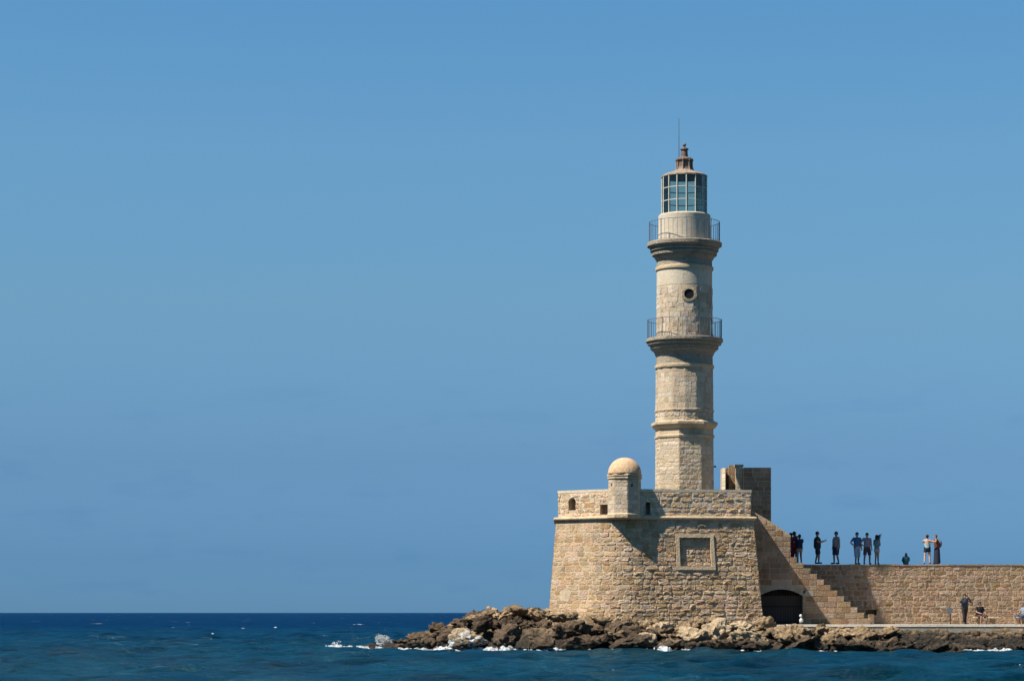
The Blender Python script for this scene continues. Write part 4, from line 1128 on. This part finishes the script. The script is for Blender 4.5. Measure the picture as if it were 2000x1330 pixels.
    skin_grow([(W(J[k]), rr(k)) for k in keys], [(idx[a], idx[b]) for a, b in E], done_body)
    # shirt: torso and sleeves
    lat = rot @ Vector((1, 0, 0))
    def etube(mb, rows, n=14):
        """rows: (centre, half width, half depth) lofted with the body's own left-right axis"""
        vs = []
        fwd = rot @ Vector((0, 1, 0))
        for c, rx, ry in rows:
            for k in range(n):
                t = 2 * math.pi * k / n; vs.append(c + lat * (rx * wide * H * math.cos(t)) + fwd * (ry * wide * H * math.sin(t)))
        fs = [(j * n + k, j * n + (k + 1) % n, (j + 1) * n + (k + 1) % n, (j + 1) * n + k) for j in range(len(rows) - 1) for k in range(n)]
        fs.append(tuple(range(n - 1, -1, -1))); fs.append(tuple((len(rows) - 1) * n + k for k in range(n)))
        mb.add(vs, fs)
    pz = J['pel'][2]
    if top:
        mb = MB(); yo = lambda z: W((0, .005, z))
        if bare_back: etube(mb, [(yo(pz + .0), .165 * k_, .125 * k_), (yo(pz + .12), .150 * k_, .118 * k_), (yo(pz + .26), .165 * k_, .12 * k_)])
        else:
            etube(mb, [(yo(pz - .06), .178 * k_, .132 * k_), (yo(pz + .06), .172 * k_, .135 * k_), (yo(pz + .17), .166 * k_, .132 * k_), (yo(pz + .30), .180 * k_, .132 * k_), (yo(pz + .40), .190 * s, .118 * k_), (yo(pz + .465), .165 * s, .095), (yo(pz + .51), .085, .075)])
            for n in 'lr':
                sh, el, wr = (W(J[q + n]) for q in ('sh', 'el', 'wr')); c0 = sh.lerp(W((0, .01, pz + .40)), .25)
                if sleeves <= .75:
                    end = sh.lerp(el, min(1., sleeves * 1.3)); mb.tube([c0, sh, end], [.075 * H, .074 * H, .064 * H], 9)
                else: mb.tube([c0, sh, el, el.lerp(wr, .92)], [.075 * H, .072 * H, .056 * H, .044 * H], 9)
        mb.build('shirt', cloth(top), root, True, 60)
    # shorts, trousers or skirt
    if skirt:
        mb = MB(); etube(mb, [(W((0, 0, z_)), r_ * k_, r_ * .78 * k_) for z_, r_ in ((1.02, .14), (.92, .175), (.7, .19), (.4, .205), (bot_len, .225))], 20)
        mb.build('skirt', cloth(bottom), root, True, 60)
    else:
        mb = MB(); etube(mb, [(W((0, 0, pz + .09)), .160 * k_, .120 * k_), (W((0, 0, pz)), .172 * k_, .130 * k_), (W((0, 0, pz - .09)), .172 * k_, .128 * k_), (W((0, 0, pz - .14)), .12 * k_, .11 * k_)])
        for n in 'lr':
            hp, kn, an = (W(J[q + n]) for q in ('hip', 'kn', 'an'))
            if bot_len >= .3: mb.tube([hp + Vector((0, 0, .02 * H)), hp.lerp(kn, .4), hp.lerp(kn, min(1.2, (.92 - bot_len) / .42))], [.098 * H * k_, .098 * H * k_, .094 * H], 10)
            else: mb.tube([hp + Vector((0, 0, .02 * H)), hp.lerp(kn, .4), kn, kn.lerp(an, .95)], [.098 * H * k_, .095 * H * k_, .078 * H, .064 * H], 10)
        mb.build('trousers' if bot_len < .3 else 'shorts', cloth(bottom), root, True, 60)
    # shoes
    for n in 'lr':
        an, to = W(J['an' + n]), W(J['to' + n]); mb = MB(); d = to - an; d.z = 0; d.normalize(); ht = an.z - .06 * H
        mb.tube([an - d * .03 * H - Vector((0, 0, .03 * H)), an + d * .03 * H - Vector((0, 0, .035 * H)), to - d * .02 * H + Vector((0, 0, .014 * H)), to + d * .03 * H + Vector((0, 0, .006 * H))], [.04 * H, .047 * H, .044 * H, .026 * H], 8)
        mb.build('shoe', cloth(shoe), root, True)
    # hair
    hc = W(J['hc']); f = rot @ Vector((0, -1, 0)); mb = MB()
    mb.ell(hc - f * .026 * H + Vector((0, 0, .038 * H)), (.092 * H, .104 * H, .088 * H), 14, 9, rot)
    mb.ell(hc - f * .05 * H - Vector((0, 0, .01 * H)), (.084 * H, .072 * H, .095 * H), 12, 8, rot)
    if long_hair:
        e = hc - f * .08 * H
        for k in range(7):
            o_ = (k - 3) * .02 * H; sdv = rot @ Vector((1, 0, 0)) * o_
            if hair_blow: pts = [e + sdv, e + Vector((hair_blow * .10 * H, 0, -.03 * H + o_)), e + Vector((hair_blow * .24 * H, 0, -.04 * H + o_ * 2.2)), e + Vector((hair_blow * (.34 + .02 * k) * H, 0, -.01 * H + o_ * 3))]
            else: pts = [e + sdv, e + sdv * 1.3 - Vector((0, 0, .12 * H)), e + sdv * 1.4 - Vector((0, 0, .26 * H)) + f * -.01, e + sdv - Vector((0, 0, .36 * H))]
            mb.tube(pts, [.04 * H, .035 * H, .026 * H, .008 * H], 6)
        if hair_blow:
            for k in range(5):
                sdv = rot @ Vector((1, 0, 0)) * (k - 2) * .025 * H
                mb.tube([e + sdv, e + sdv - Vector((0, 0, .12 * H)), e + sdv - Vector((-.03 * H, 0, .27 * H))], [.04 * H, .034 * H, .01 * H], 6)
    mb.build('hair', cloth(hair, .6), root, True)
    if bag:
        c = W((0, .20, 1.2)) if bag != 'strap' else W((.2, 0, .95))
        mb = MB(); mb.ell(c, (.17 * H, .12 * H, .23 * H), 12, 8, rot); o = mb.build('backpack', cloth((.10, .09, .12)), root, True)
    if hold == 'phone':
        c = W((0, -.42, 1.29)); mb = MB(); mb.box(-.04, .04, -.008, .008, -.075, .075); m3 = rot @ Matrix.Rotation(rad(-35), 3, 'X'); mb.v = [tuple(m3 @ Vector(v) + c) for v in mb.v]
        return tag(mb.build('mobile_phone', cloth((.02, .02, .025), .3)), 'small dark phone held out by the stout man in dark green', 'phone')
    if hold == 'camera':
        c = W((0, -.235, 1.62)); mb = MB(); mb.box(-.06, .06, -.03, .03, -.04, .04); mb.tube([(0, -.03, 0), (0, -.10, 0)], [.035, .032], 10); mb.v = [tuple(rot @ Vector(v) + c) for v in mb.v]
        return tag(mb.build('camera', cloth((.02, .02, .025), .4)), hold_label[0], 'camera')
hold_label = ['']
HG = 'people standing on the harbour wall'; PY = WY + .75
person(1545, 1101, PY + .5, 61, 60, 'person in dark red leaning out behind the sloping stair parapet, face half hidden', HG, (.14, .018, .022), (.12, .015, .02), (.015, .012, .012), 'b', 'camera', .12, long_hair=False)
person(1551.5, 1101, PY + .1, 63.5, 120, 'tall person in red top and red trousers beside the stair parapet', HG, (.17, .015, .02), (.19, .012, .018), (.015, .012, .012), 'b', 'front', .12)
hold_label[0] = 'small camera raised by the person in navy beside the red-clothed pair'
person(1561.5, 1101, PY - .1, 58, 205, 'person in navy top and pale shorts holding a camera to the face', HG, (.022, .02, .055), (.30, .29, .28), (.02, .016, .015), 'b', 'camera', .74, hold='camera', stance=.13)
person(1596.5, 1101, PY, 63.5, 75, 'stout man in dark green shirt and dark shorts looking at a phone', HG, (.018, .03, .032), (.02, .03, .05), (.012, .01, .01), 'b', 'phone', .52, stout=1.18, hold='phone', stance=.07, stride=.09, wide=1.12)
person(1633, 1101.5, PY, 64, -70, 'stout man in grey shirt and navy shorts facing the staircase', HG, (.24, .22, .24), (.02, .04, .10), (.012, .011, .012), 'b', 'down', .50, stout=1.2, stance=.06, stride=.08, wide=1.12)
person(1674, 1102, PY, 63, 20, 'man in blue shirt and long pale blue shorts with hand on hip', HG, (.03, .10, .24), (.26, .34, .44), (.012, .011, .012), 'b', 'hip_l', .36, stance=.09, wide=1.02)
person(1693.5, 1102, PY, 62, 8, 'man in lilac grey shirt and dark shorts standing with legs apart', HG, (.19, .19, .26), (.05, .05, .07), (.012, .011, .012), 'b', 'hip_l', .52, stance=.16, wide=1.0)
person(1712.5, 1102, PY, 58, 150, 'girl in teal top whose long dark hair blows sideways', HG, (.10, .20, .25), (.33, .34, .38), (.012, .010, .010), 'b', 'front', .74, long_hair=True, hair_blow=.7, sleeves=.2, wide=.8, stance=.06, stride=.08)
person(1769.5, 1103, PY + .1, 45, 181, 'person in teal top with long dark hair sitting on the wall', HG, (.012, .10, .14), (.02, .03, .05), (.012, .010, .010), 'b', 'lap', .3, long_hair=True, seat='floor')
person(1811, 1101.5, PY, 58, 165, 'bare-backed woman in pale top and dark shorts embracing another person', HG, (.30, .40, .38), (.015, .03, .075), (.03, .02, .015), 'c', 'hug', .72, stance=.13, bare_back=True)
person(1830, 1101.5, PY - .1, 58, -80, 'person in long dark skirt with a backpack, leaning into an embrace', HG, (.10, .045, .03), (.016, .02, .035), (.09, .07, .055), 'c', 'hug', .06, skirt=True, bag='back', lean=.12, sleeves=.3)
QG = 'people down on the quay'
hold_label[0] = 'small dark camera raised by the standing person on the quay'
person(1884, 1218.5, 147.4, 60, 12, 'person in dark grey standing on the quay with a raised camera', QG, (.035, .045, .06), (.03, .022, .022), (.02, .015, .013), 'b', 'camera', .10, hold='camera', sleeves=.9, stance=.045)
person(1913, 1221, 143.6, 60, 28, 'man in black shirt sitting on a stone bench on the quay', QG, (.008, .010, .014), (.06, .035, .035), (.015, .011, .01), 'b', 'lap', .52, seat='bench', stout=1.15, lean=.1)
person(2000.5, 1221, 143.4, 58, -60, 'person in blue-grey seated half outside the picture edge', QG, (.20, .25, .31), (.05, .08, .15), (.04, .03, .03), 'b', 'lap', .4, seat='bench')
def finish_people():
    bpy.context.view_layer.update(); dg = bpy.context.evaluated_depsgraph_get()
    got = [(bpy.data.meshes.new_from_object(o.evaluated_get(dg)), o, cb) for o, cb in PENDING]
    for me, o, cb in got:
        old = o.data; bpy.data.objects.remove(o); bpy.data.meshes.remove(old)
        me.materials.clear(); me.polygons.foreach_set('use_smooth', [True] * len(me.polygons)); cb(me)
finish_people()

# ------------------------------------------------------------------ white water where the swell breaks on the rocks
def waterline():
    P = []
    for o in bpy.data.objects:
        if o.name.startswith(('boulder', 'rocky_shore', 'rubble')):
            c = np.empty(len(o.data.vertices) * 3, np.float32); o.data.vertices.foreach_get('co', c); P.append(c.reshape(-1, 3))
    P = np.concatenate(P); P = P[(P[:, 2] > -.12) & (P[:, 2] < .22)]
    px = 1000 + P[:, 0] / P[:, 1] * FPX; out = []
    for k in np.arange(690, 2060, 6):
        q = P[(px > k - 4) & (px < k + 4), 1]; out.append((k, q.min() if len(q) else np.nan))
    out = np.array(out); ok = ~np.isnan(out[:, 1])
    return out[:, 0], np.interp(out[:, 0], out[ok, 0], out[ok, 1])
WLX, WLY = waterline()
def wl_at(px): return np.where(np.asarray(px) < 735, 146.0, np.interp(px, WLX, WLY))
def foam_patch(px, dpx, wpx, dm, hgt, seed, thr=.12, follow=True):
    """patch of foam along the waterline, dpx metres in front of it"""
    nx, ny = max(16, int(wpx * .9)), max(8, int(dm / .055))
    u, v = np.meshgrid(np.linspace(-1, 1, nx), np.linspace(-1, 1, ny)); PX = px + u * wpx / 2
    Yc = (wl_at(PX) if follow else wl_at(px) + 0 * PX) - dpx
    Yg = Yc + v * dm / 2; X = (PX - 1000) / FPX * Yc
    Z, DX, DY = sea_h(X, Yg, .28)
    N1 = np.array([mnoise.fractal(Vector((x * 1.5 + seed, y * 1.1, seed)), .9, 2.1, 6) for x, y in zip(X.ravel(), Yg.ravel())]).reshape(X.shape)
    N2 = np.array([mnoise.fractal(Vector((x * 3.5, y * 3.5, seed)), .8, 2.2, 3) for x, y in zip(X.ravel(), Yg.ravel())]).reshape(X.shape)
    e = 1 - (u * u + v * v) ** .5 + N1 * .8
    Zf = Z + np.clip(e * 1.5, 0, 1) * (hgt * np.clip(.75 + .9 * N2, .15, 2) + np.maximum(0, (.17 if px < 735 else .10) - Z)) - .006
    V = np.stack([X - DX, Yg - DY, Zf], -1).reshape(-1, 3); keep = (e > thr)
    i = np.arange(ny - 1)[:, None] * nx + np.arange(nx - 1)[None, :]
    F = np.stack([i, i + 1, i + nx + 1, i + nx], -1)[keep[:-1, :-1] & keep[1:, 1:]]
    return V, F.reshape(-1, 4)
def build_foam():
    VV, FF, n = [], [], 0
    specs = [(668, .8, 104, 2.2, .13, 1, -.05), (625, .8, 44, 1.6, .05, 2, .05), (650, 1.0, 52, 2.0, .22, 3, -.05), (698, .9, 76, 1.8, .12, 19, -.05), (885, .35, 130, 1.3, .14, 4, .1), (860, .3, 60, 1.1, .2, 5, .1), (955, .35, 80, 1.2, .17, 6, .1),
             (985, .35, 56, 1.2, .22, 7, .1), (1065, .2, 130, .7, .10, 8, .3), (1300, .35, 74, 1.2, .26, 9, .05), (1345, .3, 60, 1.0, .14, 10, .15), (1930, .3, 120, 1.2, .16, 11, .15), (1962, .3, 50, 1.1, .18, 12, .1),
             (790, .25, 90, .9, .12, 13, .2), (1170, .2, 120, .6, .07, 14, .4), (1440, .2, 160, .6, .06, 21, .45), (1600, .2, 160, .6, .06, 15, .45), (1760, .2, 150, .6, .06, 16, .4), (735, .2, 50, 1., .14, 18, .15), (975, 3.2, 30, .7, .05, 22, .1)]
    for px, d0, w, d, h, s, th in specs:
        V, F = foam_patch(px, d0, w, d, h, s * 3.1, th)
        if len(F): VV.append(V); FF.append(F + n); n += len(V)
    o = link('sea_foam', mesh_np('sea_foam', np.concatenate(VV), np.concatenate(FF)), M['foam']); tag(o, 'white foam where the swell breaks along the rocks', 'foam', kind='stuff')
    # wash running off the pale boulder: patchy sheet lying on its surface
    rk = next(b for b in bpy.data.objects if b.get('label', '').startswith('round pale boulder'))
    V = np.array([v.co[:] for v in rk.data.vertices]); Nn = np.array([v.normal[:] for v in rk.data.vertices]); F = np.array([p.vertices[:] for p in rk.data.polygons])
    zc = V[:, 2]; zl, zh = 0., zc.max()
    sc_ = np.array([mnoise.fractal(Vector((v[0] * 3.4, v[1] * 3.4, v[2] * 1.1)), .9, 2.2, 5) for v in V])
    lim = .62 - .72 * np.clip((zc - .15) / (zh - .15), 0, 1)
    k = (sc_ + lim > .16)[F].all(1)
    me = mesh_np('wash', V + Nn * .02, F[k]); o2 = link('sea_wash', me, M['foam']); tag(o2, 'thin white wash running down the round pale boulder', 'foam', kind='stuff')
    # spray thrown up behind the point
    r = random.Random(12); bm = bmesh.new(); bmesh.ops.create_icosphere(bm, subdivisions=1, radius=1)
    V0 = np.array([v.co[:] for v in bm.verts]); F0 = np.array([[v.index for v in f.verts] for f in bm.faces]); bm.free(); VV, FF, n = [], [], 0
    plumes = [(r.uniform(738, 766), r.uniform(8, 22), r.uniform(-.35, .45)) for _ in range(9)]
    for i in range(2600):
        bx, hh, ln = plumes[r.randrange(9)]; t = r.random() ** 1.5
        px = bx + ln * hh * t + r.gauss(0, 1.2 + 2.4 * t); py = 1259 - hh * t + r.gauss(0, .9)
        s = r.uniform(.006, .036) * (1.5 - t)
        c = at(px, py, 147.2 + r.uniform(-.4, .4)); VV.append(V0 * np.array([s * r.uniform(.8, 2.2), s, s]) + np.array(c)); FF.append(F0 + n); n += len(V0)
    for i in range(90):
        px = r.gauss(657, 4.5); py = 1262 - abs(r.gauss(0, 4.)); s = r.uniform(.01, .05); c = at(px, py, 146.6 + r.uniform(-.3, .3)); VV.append(V0 * s + np.array(c)); FF.append(F0 + n); n += len(V0)
    o3 = link('sea_spray', mesh_np('sea_spray', np.concatenate(VV), np.concatenate(FF)), M['foam']); tag(o3, 'spray of white droplets thrown up at the tip of the point', 'spray', kind='stuff')
build_foam()
print('objects', len(bpy.data.objects))
